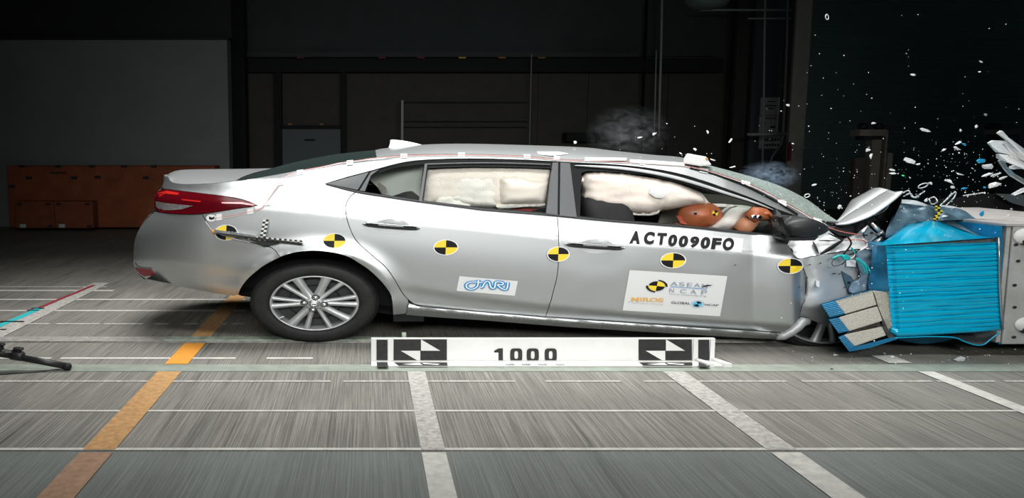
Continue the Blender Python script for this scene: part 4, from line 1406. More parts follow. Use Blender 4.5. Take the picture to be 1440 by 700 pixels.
def word8(body, x0, y0, x1, y1, m, slope=0.07, bold=0.0, sl=-0.12):
    dy = (x1 - x0) * slope
    hgt = y1 - y0
    q = [Z8(x0 - sl * hgt, y0), Z8(x1 - sl * hgt, y0 + dy), Z8(x1, y1 + dy), Z8(x0, y1)]
    letters(body, q, M[m], st, fd(E), bold)


for ch, x0, x1, y in (('A', 655, 735, 204), ('S', 750, 812, 209), ('E', 842, 897, 215), ('A', 918, 988, 220), ('N', 1005, 1068, 228)):
    word8(ch, x0, y, x1, y + 44, 'logo_grey', 0.05)
for ch, x0, x1, y in (('N', 640, 692, 280), ('C', 762, 832, 288), ('A', 876, 946, 294), ('P', 1000, 1064, 302)):
    word8(ch, x0, y, x1, y + 44, 'logo_grey', 0.05)
word8('www.aseancap.org', 645, 338, 1055, 352, 'logo_grey', 0.06)
word8('MIROS', 215, 378, 575, 424, 'logo_orange', 0.03, 0.02)
word8('GLOBAL', 665, 424, 875, 450, 'black_print', 0.06, 0.01)
word8('NCAP', 1042, 452, 1195, 472, 'black_print', 0.05, 0.01)
word8('ROAD SAFETY FOR ALL', 225, 438, 550, 446, 'logo_grey', 0.06)


def poly8(pts, m, e=E, nm='emblem'):
    panel(nm, [Z8(*p) for p in pts], M[m], st, fn=fd(e), step=5, thick=0, gap=0)


poly8([(655, 256), (830, 268), (1065, 285), (1065, 292), (830, 274), (655, 263)], 'logo_blue')
poly8([(1000, 272), (1030, 248), (1075, 240), (1130, 240), (1100, 252), (1050, 258), (1015, 270)], 'black_print', E + 0.002)
poly8([(180, 430), (200, 428), (205, 434), (185, 436)], 'logo_grey')
poly8([(548, 458), (575, 462), (565, 468), (552, 466)], 'logo_orange')
for k, (mm) in enumerate(('yellow', 'black_print', 'yellow', 'black_print')):
    a0 = math.radians(-8 + 90 * k)
    poly8([(502, 252)] + [(502 + 92 * math.cos(a0 + j * math.pi / 16), 254 - 54 * math.sin(a0 + j * math.pi / 16)) for j in range(9)], mm)
for a0 in (-0.1, math.pi - 0.1):
    arc = [a0 + j * 1.5 / 10 for j in range(11)]
    poly8([(502 + 98 * math.cos(t), 254 - 58 * math.sin(t)) for t in arc] + [(502 + 122 * math.cos(t), 254 - 72 * math.sin(t)) for t in reversed(arc)], 'black_print')
for k, mm in enumerate(('black_print', 'logo_cyan', 'black_print', 'logo_cyan')):
    a0 = math.radians(20 + 90 * k)
    poly8([(962, 455)] + [(962 + 50 * math.cos(a0 + j * math.pi / 16), 455 - 30 * math.sin(a0 + j * math.pi / 16)) for j in range(9)], mm)
arc = [j * 2 * math.pi / 24 for j in range(25)]
for j in range(24):
    t0, t1 = arc[j], arc[j + 1]
    pts = [fd(E)(*Z8(962 + r * math.cos(t), 455 - r * 0.58 * math.sin(t))) for r, t in ((66, t0), (72, t0), (72, t1), (66, t1))]
    if j == 0:
        ringmb = MB()
    ringmb.add(pts, [(0, 1, 2, 3)])
ringmb.build('emblem_ring', M['logo_cyan'], st)
# blue ribbon logo on the rear door
st = panel('institute_sticker', [(646, 388.2), (728.3, 395.2), (723.8, 415.8), (642, 408.8)], M['sheet'], fn=sd_(0.006), step=5, thick=0.002, gap=0)


def ZJ(x, y):
    return (630 + x / 13.09, 380 + y / 13.09)


def ribbon(pts, w, m, e):
    q = catmull(pts, 5)
    n = len(q)
    A, B = [], []
    for i, (x, y) in enumerate(q):
        x0, y0 = q[max(i - 1, 0)]; x1, y1 = q[min(i + 1, n - 1)]
        dx, dy = (x1 - x0) / STR, y1 - y0
        L = math.hypot(dx, dy) or 1
        nx, ny = -dy / L * STR, dx / L
        A.append(sd_(e)(*ZJ(x + nx * w, y + ny * w)))
        B.append(sd_(e)(*ZJ(x - nx * w, y - ny * w)))
    MB().grid([A, B]).build('lettering', M[m], st)


J1 = [(560, 175), (555, 250), (535, 300), (480, 338), (420, 348), (355, 325), (335, 280), (360, 238), (420, 218), (480, 216), (530, 216), (580, 222), (640, 226)]
J2 = [(600, 312), (630, 308), (660, 260), (690, 215), (730, 203), (760, 220), (780, 285), (800, 325), (840, 330), (865, 300), (872, 240), (890, 216), (950, 212), (1005, 225), (1015, 250), (985, 268), (920, 256)]
J3 = [(905, 262), (960, 315), (1010, 346), (1070, 350), (1090, 320), (1100, 270), (1105, 225)]
for jj in (J1, J2, J3):
    ribbon(jj, 25, 'logo_blue', 0.012)
    ribbon(jj, 8, 'white_print', 0.015)


# tape squares and the wire along the roof gutter
def tape_sq(x, y, w, h, sl=0.0, d=-0.008, fn=None):
    q = [(x - w, y - h), (x + w, y - h + sl), (x + w, y + h + sl), (x - w, y + h)]
    panel('tape_square', q, M['tape'], fn=fn or fn_d(d), step=4, thick=0.004, gap=0)


wire = [(300, 307), (330, 303), (345, 299), (360, 296), (371, 290), (376, 282), (386, 268), (394, 258), (402, 248), (410, 244.5)] + [(x, y + 1.2) for x, y in GUTTER[4:]]
for (nm, dd, mm) in (('wire', 0.0, 'red_wire'), ('wire', 0.9, 'white_wire')):
    q = resample_open(catmull(wire, 4), 150)
    MB().tube([SP(x, y + dd, -0.006) for x, y in q], 0.0028, 5).build(nm, M[mm], car, smooth=True)
for (x, y, w, h, s) in ((308, 305.5, 4, 4.5, -1), (352, 297.5, 4.5, 4, -1.5), (376, 286, 4, 3, -1), (394, 258, 4.5, 3, -1), (422, 242.5, 4.5, 3.2, -1), (492, 229, 4.5, 3.2, -1), (568, 219, 4.6, 3, 0), (649, 217.5, 4.6, 3, 0),
                        (741, 220, 4.6, 3, 0), (783, 222, 4, 2.5, 0), (903, 229, 4, 2.5, 0.5), (990, 238.5, 6, 3.2, 2.2), (1049, 256.5, 6, 3.4, 3), (1100, 283, 6, 3.4, 3.5), (1150, 309, 6, 3.4, 3.5)):
    tape_sq(x, y, w, h, s)
for q in ([(823, 221), (882, 222), (880, 225.5), (822, 226)], [(886, 224), (925, 226), (965, 229), (962, 233), (920, 230), (886, 228)], [(755, 213), (785, 213), (800, 216), (778, 219), (758, 217)]):
    panel('tape_strip', q, M['tape'], fn=lambda x, y: SP(x, y, -0.012), step=6, thick=0.006, gap=0)
pad = MB()
f_ = [(966, 215.5), (994, 220.5), (997, 227), (1001, 232), (985, 234), (962, 230), (961, 224)]
tp = thing('paper_pad', CP(978, 231, 0.35), 'crumpled white paper pad taped on the front edge of the car roof', 'paper')
MB().prism([CP(x, y, 0.26) for x, y in reversed(f_)], [CP(x, y, 0.55) for x, y in reversed(f_)]).build('sheet', M['tape'], tp, bevel=0.01)
MB().prism([CP(x, y, 0.25) for x, y in ((993, 221), (995.5, 222), (996, 225), (993, 224))], [CP(x, y, 0.3) for x, y in ((993, 221), (995.5, 222), (996, 225), (993, 224))]).build('orange_tip', M['line_orange'], tp)
# small round sticker near the tail lamp
mm = panel('round_sticker', [(297 + 7 * math.cos(t * math.pi / 10), 306.5 + 5 * math.sin(t * math.pi / 10)) for t in range(20)], M['white_print'], fn=fn_d(-0.005), step=4, thick=0.002, gap=0)
panel('printed_mark', [(294, 304), (298, 306), (302, 304), (300, 308), (297, 309), (294, 307.5)], M['black_print'], mm, fn=fn_d(-0.009), step=4, thick=0, gap=0)
# chequered reference bracket over the rear flank
bk = part_empty('reference_bracket', car)


def bar_checks(x0, y0, x1, y1, w, n, d, vertical=False):
    mb = MB()
    for i in range(n):
        for r in range(2):
            t0, t1 = i / n, (i + 1) / n
            xa, ya = lerp(x0, x1, t0), lerp(y0, y1, t0)
            xb, yb = lerp(x0, x1, t1), lerp(y0, y1, t1)
            if vertical:
                q = [(xa - w + r * w, ya), (xa + r * w, ya), (xb + r * w, yb), (xb - w + r * w, yb)]
            else:
                q = [(xa, ya - w + r * w), (xb, yb - w + r * w), (xb, yb + r * w), (xa, ya + r * w)]
            mb.add([CP(x, y, d) for x, y in q], [(3, 2, 1, 0)], (i + r) % 2)
    return mb


bar_checks(345, 333.5, 425, 340.5, 2.6, 22, -0.06).build('chequered_bar', [M['board_white'], M['board_black']], bk)
bar_checks(374, 308.5, 369, 335, 4.0, 9, -0.06, True).build('chequered_post', [M['board_white'], M['board_black']], bk)
MB().hexa([CP(301, 327, -.08), CP(360, 336.5, -.08), CP(360, 331, -.08), CP(301, 322.5, -.08), CP(301, 327, .02), CP(360, 336.5, .02), CP(360, 331, .02), CP(301, 322.5, .02)]).build('sighting_arm', M['steel'], bk)
MB().hexa([CP(305, 329.5, -.085), CP(425, 343.5, -.085), CP(425, 341.5, -.085), CP(305, 326.8, -.085), CP(305, 329.5, .0), CP(425, 343.5, .0), CP(425, 341.5, .0), CP(305, 326.8, .0)]).build('arm_edge', M['board_black'], bk)
MB().tube([CP(298.5, 325, -.06), CP(303, 326, -.06)], 0.012, 8).build('orange_tip', M['line_orange'], bk)
MB().prism([CP(x, y, -0.07) for x, y in ((370, 346), (392, 341), (350, 336))], [CP(x, y, -0.0) for x, y in ((370, 346), (392, 341), (350, 336))]).build('bracket_foot', M['black_satin'], bk)
for i in range(9):
    x = 322 + i * 4.4
    MB().tube([CP(x, 325.5 + i * 0.55, -.05), CP(x + 2.2, 330 + i * 0.6, -.082)], 0.004, 5).build('spring_coil', M['chrome'], bk)
MB().tube([CP(x, y, -0.03) for x, y in ((289, 311), (296, 321), (302, 327), (330, 336), (352, 341))], 0.0035, 5).build('lead', M['white_wire'], bk)

# ================================================================== CRUSHED FRONT
def crumple(amp, sc, seed, base):
    def fn(x, y):
        o = base(x, y)
        v = Vector((x * sc, y * sc * 1.5, seed))
        n1 = abs(noise.noise(v)) * 2 - 0.5
        n2 = abs(noise.noise(v * 2.3 + Vector((7, 3, 1)))) * 2 - 0.5
        return CP(x, y, o + amp * (n1 + 0.5 * n2))
    return fn


fend = cr([(1121, 364), (1130, 378), (1135.5, 393), (1136, 407), (1133.5, 419), (1127.5, 431)]) + [(1124, 445)] + cr([(1131, 447), (1141, 450), (1155, 456), (1172, 462), (1186, 462)]) + [(1200, 440), (1226, 408), (1231, 380)] + cr([(1232, 362), (1222, 352), (1205, 351), (1186, 353.5), (1160, 358), (1140, 361.5)])


def fend_base(x, y):
    t = (x - 1120) / 112.0
    o = 0.045 - 0.05 * math.exp(-((t - 0.25) / 0.18) ** 2) + 0.16 * max(0, t - 0.35)
    if y > 430:
        o += 0.004 * (y - 430)
    return o


panel('front_wing', fend, M['paint_rough'], fn=crumple(0.007, 0.035, 2.0, fend_base), step=5, far=True)
wtop = cr([(1108, 345), (1121, 363), (1140, 361), (1160, 357.5), (1186, 353), (1205, 350.5), (1222, 351), (1231, 354)]) + [(1229, 346), (1219, 337), (1213, 328), (1200, 331), (1183, 338), (1166, 324), (1153, 329), (1146, 337), (1130, 338), (1112, 338)]


def wtop_base(x, y):
    s_ = interp([(1100, 362), (1160, 358), (1232, 353)], x)
    return 0.02 + 0.006 * (s_ - y) + 0.05 * max(0, (x - 1180) / 50)


panel('wing_top', wtop, M['paint_rough'], fn=crumple(0.026, 0.028, 6.0, wtop_base), step=3.5, label='crumpled bright wing edge')
for pts, w in (([(1143, 339), (1148, 350), (1151, 357)], 1.0), ([(1154, 357), (1166, 350), (1180, 341), (1186, 337)], 1.8), ([(1165, 328), (1176, 333), (1183, 337)], 0.7), ([(1150, 338), (1176, 338.5)], 0.6)):
    q = resample_open(catmull(pts, 4), 14)
    MB().tube([CP(x, y, wtop_base(x, y) - 0.035) for x, y in q], [0.006 * w * (0.4 + math.sin(math.pi * (i + 0.5) / 14)) for i in range(14)], 5).build('crease_shade', M['black_gloss'], car, smooth=True)  # black strokes paint the shade inside the wing folds
panel('wing_tear', [(1184, 381), (1196, 388), (1206, 400), (1194, 412), (1189, 398)], M['blue_film'], fn=lambda x, y: CP(x, y, fend_base(x, y) - 0.02), step=4, thick=0.01, gap=0)
panel('blue_reflection', cr([(1205, 352), (1222, 352), (1231, 358), (1232, 380), (1228, 402), (1210, 410), (1196, 411), (1200, 398), (1212, 390), (1208, 370)]), M['blue_wing'], fn=crumple(0.02, 0.05, 9, lambda x, y: 0.035 + 0.0012 * (x - 1196)), step=4, thick=0.02, gap=0)  # tinted patch painting the barrier's blue reflection on the dusty wing
for (x, y, w, h, r) in ((1197, 370, 6.5, 4.5, 0.5), (1221, 391.5, 9, 4, -1.8), (1150, 398, 2.2, 4.2, 1.5)):
    tape_sq(x, y, w, h, r, fn=lambda a_, b_2: CP(a_, b_2, fend_base(a_, b_2) - 0.03))
for (x, y, w, h) in ((1138, 372, 2.2, 0.9), (1153, 370, 1.6, 1.2), (1172, 384.5, 3.2, 1.0), (1180, 385, 1.4, 1.0), (1134, 390, 2, 1), (1123, 403, 1.3, .8), (1033, 372.5, 1.5, 0.8), (1193, 397, 2.4, 1.7), (1187, 404, 1.4, 1.0)):
    base = fdoor_fn if x < 1128 else (lambda a_, b_2: CP(a_, b_2, fend_base(a_, b_2) - 0.02))
    mesh('paint_chip', [base(x - w, y + h) + Vector((0, -.006, 0)), base(x + w, y + h * 0.2) + Vector((0, -.006, 0)), base(x + w * .6, y - h) + Vector((0, -.006, 0)), base(x - w * .5, y - h * .6) + Vector((0, -.006, 0))], [(0, 1, 2, 3)], M['black_print'], car, smooth=False)
# torn sill end
MB().tube([CP(x, y, 0.06) for x, y in ((1091, 472), (1101, 471.5), (1112, 466), (1122, 458), (1129, 452), (1138, 452))], [0.030, 0.034, 0.036, 0.038, 0.036, 0.022], 10).build('torn_sill_end', M['paint_rough'], car, smooth=True)
# bonnet, folded up into a tent
near = cpl([(1175, 314), (1186, 314), (1198.6, 311.7), (1218, 305), (1232, 297.6), (1255, 281), (1269, 268.5)], 0.16, 18)
ridge = cpl([(1175.5, 313), (1183, 308), (1196, 298.5), (1215, 287), (1240, 271), (1249, 266.6)], 0.62, 18)
mid1 = [lerp(a, b, 0.5) + Vector((0.0, 0, -0.012)) for a, b in zip(near, ridge)]
far_ = cpl([(1176, 312), (1187, 297.6), (1196.5, 281.5), (1228, 264.3)], 1.42, 18, 1)
mid2 = [lerp(a, b, 0.5) + Vector((0, 0, 0.01)) for a, b in zip(ridge, far_)]
hood = MB().grid([near, mid1, ridge]).grid([[p.copy() for p in ridge], mid2, far_]).build('bonnet', M['paint_rough'], car, label='folded silver bonnet pointing upwards', smooth=True)
sm = hood.modifiers.new('solid', 'SOLIDIFY')
sm.thickness = 0.012
sm.offset = -1
fr_n = cpl([(1269, 269), (1267.5, 284), (1260, 300), (1250, 322), (1244, 335)], 0.18, 12)
fr_f = cpl([(1228, 265), (1240, 290), (1240, 320), (1238, 345), (1237, 360)], 1.3, 12)
MB().grid([fr_n, [lerp(a, b, 0.5) + Vector((0.05 * math.sin(i), 0, 0)) for i, (a, b) in enumerate(zip(fr_n, fr_f))], fr_f]).build('bonnet_front', M['black_gloss'], car, smooth=True)
un_ = [(1178, 316), (1199, 314), (1219, 307.5), (1233, 300), (1256, 284), (1266, 276), (1265, 288), (1254, 306), (1246, 325), (1240, 350), (1232, 352), (1220, 340), (1205, 330), (1190, 326)]
panel('engine_bay', un_, M['dark'], fn=crumple(0.05, 0.05, 4, lambda x, y: 0.42), step=5, thick=0.05, gap=0, smooth=False)
strip_pts = cpl([(1229, 303), (1244, 296), (1252, 285), (1262, 276)], 0.30, 12)
MB().tube(strip_pts, 0.006, 5).build('bonnet_stay', M['pillar'], car, smooth=True)
# engine bay bits
MB().prism([CP(x, y, 0.16) for x, y in ((1214, 323), (1219, 317), (1230, 326), (1236, 330), (1223, 341), (1217, 336))], [CP(x, y, 0.19) for x, y in ((1214, 323), (1219, 317), (1230, 326), (1236, 330), (1223, 341), (1217, 336))]).build('hinge_plate', M['steel'], car)
for (x, y) in ((1226, 327.5), (1218, 331)):
    ell_lathe(CP(x, y, 0.155), [(1, 0), (0, 0)], 0.008, 10).build('bolt_hole', M['dark'], car)
for i, pts in enumerate((((1226, 314), (1234, 322), (1239, 327)), ((1234, 330), (1240, 326), (1244, 332)), ((1206, 330), (1214, 325), (1221, 318)), ((1240, 333), (1236, 338), (1229, 341)), ((1249, 324), (1251, 331), (1250, 336)))):
    MB().tube([CP(x, y, 0.14) for x, y in pts], [0.010, 0.016, 0.010], 7).build('bracket', M['alu'], car, smooth=True)
panel('cowl_panel', [(1166, 322), (1178, 319), (1200, 326), (1208, 330), (1196, 333), (1180, 331)], M['black_satin'], fn=lambda x, y: CP(x, y, 0.22), step=5, thick=0.02, gap=0)
panel('cowl_trim', [(1152, 309), (1170, 313), (1185, 316), (1200, 315), (1190, 319), (1170, 318)], M['black_gloss'], fn=lambda x, y: CP(x, y, 0.2), step=5, thick=0.02, gap=0)
for (m, r, pts) in (('red_wire', 0.0035, [(1160, 318), (1172, 322), (1185, 326), (1202, 329), (1210, 330)]), ('red_wire', 0.004, [(1188, 338), (1200, 337), (1212, 337.5), (1218, 341), (1220, 346), (1216, 350)]),
                    ('white_wire', 0.005, [(1219, 342), (1218, 347), (1211, 351), (1205, 354)]), ('black_gloss', 0.006, [(1191, 332), (1195, 337), (1197, 342), (1194, 348), (1188, 355), (1186, 357)]),
                    ('black_gloss', 0.005, [(1209, 351), (1201, 356), (1195, 358)]), ('black_print', 0.0025, [(1176, 362), (1170, 368), (1172, 374), (1182, 372), (1190, 366), (1184, 372)]),
                    ('teal_wire', 0.007, [(1171, 363.5), (1178, 360), (1184, 359)]), ('teal_wire', 0.013, [(1184, 361), (1189, 360), (1193, 363), (1187, 363.5), (1186, 359)]), ('teal_wire', 0.006, [(1197, 348), (1200, 352), (1202, 357)]),
                    ('teal_wire', 0.010, [(1204, 364), (1208, 366), (1211, 369)]), ('teal_wire', 0.006, [(1208, 366), (1216, 373), (1220, 385)]), ('teal_wire', 0.006, [(1209, 366), (1219, 374), (1224, 383)]),
                    ('teal_wire', 0.005, [(1207, 366), (1213, 374), (1217, 384)]), ('white_wire', 0.004, [(1193, 363), (1199, 362), (1202, 358), (1201, 354)])):
    q = resample_open(catmull(pts, 5), 20)
    MB().tube([CP(x, y, -0.045 + 0.0011 * max(0, x - 1180)) for x, y in q], r, 6).build('loose_wire', M[m], car, smooth=True)

# ================================================================== DEFORMABLE BARRIER
BY = 5.36


def BP(px, py, off=0.0):
    return at(px, py, BY + off)


br = thing('honeycomb_barrier', at(1330, 490, BY + 0.3), 'bright blue crushed honeycomb barrier face with beige bumper blocks, against the car nose', 'barrier')
# ridged near side of the core: pleats of unequal height
rows = []
left = [(1245.5, 345.5), (1247, 360), (1248.5, 385), (1250, 410), (1252, 440), (1254, 462), (1257, 471.5)]
right = [(1404, 340), (1404.5, 360), (1405, 400), (1407, 430), (1409, 450), (1409, 462.5)]
random.seed(3)
ys = [0.0]
while ys[-1] < 1.0:
    ys.append(ys[-1] + random.choice((0.022, 0.03, 0.04, 0.05, 0.06)))
ys[-1] = 1.0
nseg = 26
k = 0
for i in range(len(ys) - 1):
    for (tt, dd) in ((0.0, 0.016), (0.15, 0.002), (0.5, 0.0), (0.88, 0.006)):
        t = lerp(ys[i], ys[i + 1], tt)
        la = resample_open(left, 101)[int(t * 100)]
        ra = resample_open(right, 101)[int(t * 100)]
        row = []
        for j in range(nseg + 1):
            u = j / nseg
            wob = 1.3 * math.sin(u * 9 + i * 1.7) * (0.5 + 0.5 * math.sin(i * 2.1)) * math.sin(math.pi * u)
            dep = dd * (0.6 + 0.8 * abs(noise.noise(Vector((u * 3, i * 0.9, 1.0)))))
            if u < 0.05:
                dep += 0.02
            row.append(BP(lerp(la[0], ra[0], u), lerp(la[1], ra[1], u) + wob, dep))
        rows.append(row)
core = MB().grid(list(reversed(rows))).build('pleated_core', M['blue'], br, smooth=False)
fix(core)
q = [(1246, 346), (1404, 341), (1408, 462), (1256, 470)]
MB().prism([BP(x, y, 0.06) for x, y in reversed(q)], [BP(x, y, 0.06) + Vector((0.06, 0.89, 0)) if x < 1300 else BP(x, y, 0.06) + Vector((0, 0.89, 0)) for x, y in reversed(q)]).build('core_body', M['blue_dark'], br)
MB().tube([BP(x, y, 0.012) for x, y in ((1253, 463), (1262, 467.5), (1310, 466), (1370, 463.5), (1407, 462))], [0.022, 0.03, 0.024, 0.018, 0.014], 8, sx=1.2).build('lower_fold', M['blue_sheet'], br, smooth=True)
# skin on the car side, blue above and bare honeycomb below
sk = [(1234, 345), (1246, 345), (1249, 385), (1251, 409), (1228, 410), (1226.5, 400), (1231.5, 375), (1232.5, 358)]
panel('front_skin', sk, M['blue_dark'], br, fn=lambda x, y: BP(x, y, 0.03 + 0.006 * (1250 - x) + 0.012 * math.sin(y * 0.15)), step=5, thick=0.05, gap=0)
sk2 = [(1228, 410.5), (1251, 409.5), (1253, 440), (1255, 469), (1246, 466), (1238, 446), (1232, 427)]
panel('bare_honeycomb', sk2, M['honey'], br, fn=lambda x, y: BP(x, y, 0.02 + 0.004 * (1254 - x)), step=5, thick=0.05, gap=0)
gp = cr([(1226, 407), (1230, 414), (1236, 433), (1244, 452), (1252, 468), (1262, 475), (1252, 477), (1242, 463), (1234, 446), (1228, 425)])
panel('dark_seam', gp, M['honey_dark'], br, fn=lambda x, y: BP(x, y, 0.0), step=4, thick=0.05, gap=0)
# upper skin peeled over the core
top_n = [(1236, 345), (1250, 344.2), (1290, 341.5), (1330, 338.8), (1370, 336), (1404, 333.5)]
top_m = [(1250, 334), (1275, 328), (1305, 325), (1340, 327), (1375, 331), (1404, 333)]
top_f = [(1262, 326), (1272, 316), (1288, 312.5), (1314, 311), (1346, 319), (1404, 332.5)]
r0, r1, r2 = (resample_open(catmull(t, 5), 30) for t in (top_n, top_m, top_f))
lat = []
for s_ in range(9):
    t = s_ / 8
    row = []
    for i in range(30):
        a, b, c_ = r0[i], r1[i], r2[i]
        x = (1 - t) ** 2 * a[0] + 2 * t * (1 - t) * b[0] + t * t * c_[0]
        y = (1 - t) ** 2 * a[1] + 2 * t * (1 - t) * b[1] + t * t * c_[1]
        row.append(BP(x, y, -0.03 + 0.42 * t + 0.02 * noise.noise(Vector((x * 0.05, y * 0.08, 2)))))
    lat.append(row)
MB().grid(lat).build('peeled_top_skin', M['blue_sheet'], br, label='glossy blue sheet bulging over the core', smooth=True)
MB().prism([BP(x, y, 0.03) for x, y in ((1250, 346.5), (1404, 341), (1404, 334.5), (1250, 343))], [BP(x, y, 0.6) for x, y in ((1250, 346.5), (1404, 341), (1404, 334.5), (1250, 343))]).build('core_gap_strip', M['steel'], br)  # bare steel strip between the core and the top skin
tl = [(1318, 309), (1345, 311), (1409, 318), (1407, 333.5), (1375, 331), (1346, 320)]
panel('top_flange', tl, M['blue_film'], br, fn=lambda x, y: BP(x, y, 0.46 - 0.012 * max(0, y - 309)), step=5, thick=0.02, gap=0)
for x, y in ((1374, 322), (1397, 324.5)):
    ell_lathe(BP(x, y, 0.26), [(1, 0.01), (0.8, -0.02), (0, -0.025)], 0.012, 12).build('bolt', M['pillar'], br, smooth=True)
MB().prism([BP(x, y, 0.22) for x, y in ((1400, 322), (1405, 320), (1407, 330), (1403, 331))], [BP(x, y, 0.25) for x, y in ((1400, 322), (1405, 320), (1407, 330), (1403, 331))]).build('torn_tab', M['alu'], br)
# torn sheet standing up above the car nose
ts = cr([(1268, 283), (1285, 284), (1302, 287), (1318, 291), (1330, 289.5), (1347, 293), (1358, 297), (1366, 303), (1374, 308.5)]) + [(1330, 309.5), (1314, 311), (1290, 312), (1272, 317), (1262, 327), (1246, 334), (1248, 323), (1256, 306), (1264, 292)]
panel('torn_sheet', ts, M['blue_film'], br, fn=lambda x, y: BP(x, y, 0.55 + 0.05 * noise.noise(Vector((x * 0.05, y * 0.08, 8))) - 0.006 * (y - 283)), step=4, thick=0.01, gap=0, label='dusty blue torn sheet')
rim_ = cr([(1268, 281), (1285, 281.5), (1300, 286), (1304, 290), (1290, 288), (1268, 285.5)])
panel('torn_rim', rim_, M['tape'], br, fn=lambda x, y: BP(x, y, 0.50), step=4, thick=0.02, gap=0)
panel('torn_rim', cr([(1318, 290), (1335, 289), (1352, 293), (1360, 299), (1352, 297), (1338, 292.5), (1322, 292)]), M['tape'], br, fn=lambda x, y: BP(x, y, 0.50), step=4, thick=0.02, gap=0)
panel('torn_rim', [(1337, 307.5), (1357, 299), (1361, 300), (1363, 308)], M['alu'], br, fn=lambda x, y: BP(x, y, 0.48), step=4, thick=0.02, gap=0)
cm = MB()
for i in range(10):
    for r in range(2):
        y0 = 289 + i * 2.2
        xx = 1316 + (3.5 if i in (3, 4) else 0) - (2.5 if i > 6 else 0) + r * 3.6 - 1
        cm.add([BP(x, y, 0.40) for x, y in ((xx, y0 + 2.2), (xx + 3.6, y0 + 2.2), (xx + 3.6, y0), (xx, y0))], [(0, 1, 2, 3)], (i + r) % 2)
cm.build('yellow_scale_tape', [M['yellow'], M['black_print']], br)
# lower sheet hanging under the core
lo_t = [(1254, 474), (1280, 471.5), (1320, 471), (1360, 469.5), (1392, 467), (1405, 465)]
lo_b = [(1257, 475), (1280, 474), (1310, 473), (1342, 474.5), (1356, 480), (1372, 485), (1384, 484), (1394, 476), (1405, 468)]
ra = resample_open(catmull(lo_t, 5), 30); rb = resample_open(catmull(lo_b, 5), 30)
MB().grid([[BP(x, y, 0.25) for x, y in ra], [BP(*[lerp(a, b, 0.5) for a, b in zip(p, q_)], 0.12) for p, q_ in zip(ra, rb)], [BP(x, y, 0.0) for x, y in rb]]).build('hanging_sheet', M['alu'], br, smooth=True)
MB().tube([BP(x, y, -0.003) for x, y in rb], 0.005, 6).build('sheet_edge', M['blue_sheet'], br, smooth=True)
bl = cr([(1256, 475), (1280, 474), (1310, 473), (1342, 474.5), (1335, 478), (1315, 482), (1293, 483), (1270, 479)])
panel('hanging_sheet', bl, M['blue_dark'], br, fn=lambda x, y: BP(x, y, 0.1 + 0.01 * (y - 473)), step=5, thick=0.01, gap=0)
# back plate of the face
q = [(1405, 318), (1409.5, 318), (1410, 484), (1404.5, 484)]
MB().prism([BP(x, y, 0.02) for x, y in reversed(q)], [BP(x, y, 0.02) + Vector((0, 1.03, 0)) for x, y in reversed(q)]).build('back_plate', M['blue_dark'], br)
MB().tube([BP(x, y, -0.01) for x, y in ((1404, 334), (1405.5, 370), (1406, 400), (1408, 440), (1410, 463))], 0.008, 6).build('torn_edge', M['alu'], br, smooth=True)


# bumper elements: bent prisms, front faces of honeycomb and blue ends
def bump_block(be, blue, low=None):
    o = MB().prism([BP(x, y, -0.04) for x, y in reversed(be)], [BP(x, y, 0.40) for x, y in reversed(be)]).build('bumper_block', M['honey'], br, bevel=0.006)
    MB().prism([BP(x, y, -0.045) for x, y in reversed(blue)], [BP(x, y, 0.40) for x, y in reversed(blue)]).build('blue_end', M['blue_edge'], o)
    (ax, ay), (bx_, by_), (cx_, cy_), (dx_, dy_) = blue     # ribs across the blue end
    for k in range(1, 9):
        t = k / 9
        p, q_ = (lerp(ax, dx_, t), lerp(ay, dy_, t)), (lerp(bx_, cx_, t), lerp(by_, cy_, t))
        MB().tube([BP(p[0], p[1], -0.048), BP(q_[0], q_[1], -0.048)], 0.004, 5).build('rib', M['blue_dark'], o)
    return o


bump_block([(1173, 422), (1226.5, 407.5), (1232.5, 428.5), (1188.6, 441.5)], [(1154.5, 427), (1173, 422), (1188.5, 441.5), (1167, 446.5)])
bump_block([(1179, 446), (1233.5, 430.5), (1241, 451), (1194, 465.5)], [(1165, 448.6), (1179, 446), (1194, 465.5), (1179.5, 468.6)])
b3 = bump_block([(1186, 470.5), (1240, 459), (1246, 471.5), (1202, 487)], [(1178.6, 473.8), (1186, 470.5), (1202, 487), (1194, 494)])
q = [(1194, 494.3), (1202, 487.3), (1257, 473.5), (1262, 476.5), (1224, 489)]
MB().prism([BP(x, y, -0.045) for x, y in reversed(q)], [BP(x, y, 0.40) for x, y in reversed(q)]).build('blue_base', M['blue_edge'], b3)
q = [(1172, 421.6), (1226, 406.8), (1226.5, 408), (1173, 423)]
MB().prism([BP(x, y, -0.05) for x, y in reversed(q)], [BP(x, y, 0.40) for x, y in reversed(q)]).build('blue_cover', M['blue_edge'], br)
for q in ([(1188.5, 441.5), (1232.5, 428), (1234, 431), (1189, 446)], [(1193, 465.5), (1241, 450.5), (1243, 459), (1187, 471)]):
    MB().prism([BP(x, y, 0.0) for x, y in reversed(q)], [BP(x, y, 0.38) for x, y in reversed(q)]).build('crumbled_joint', M['honey_dark'], br)

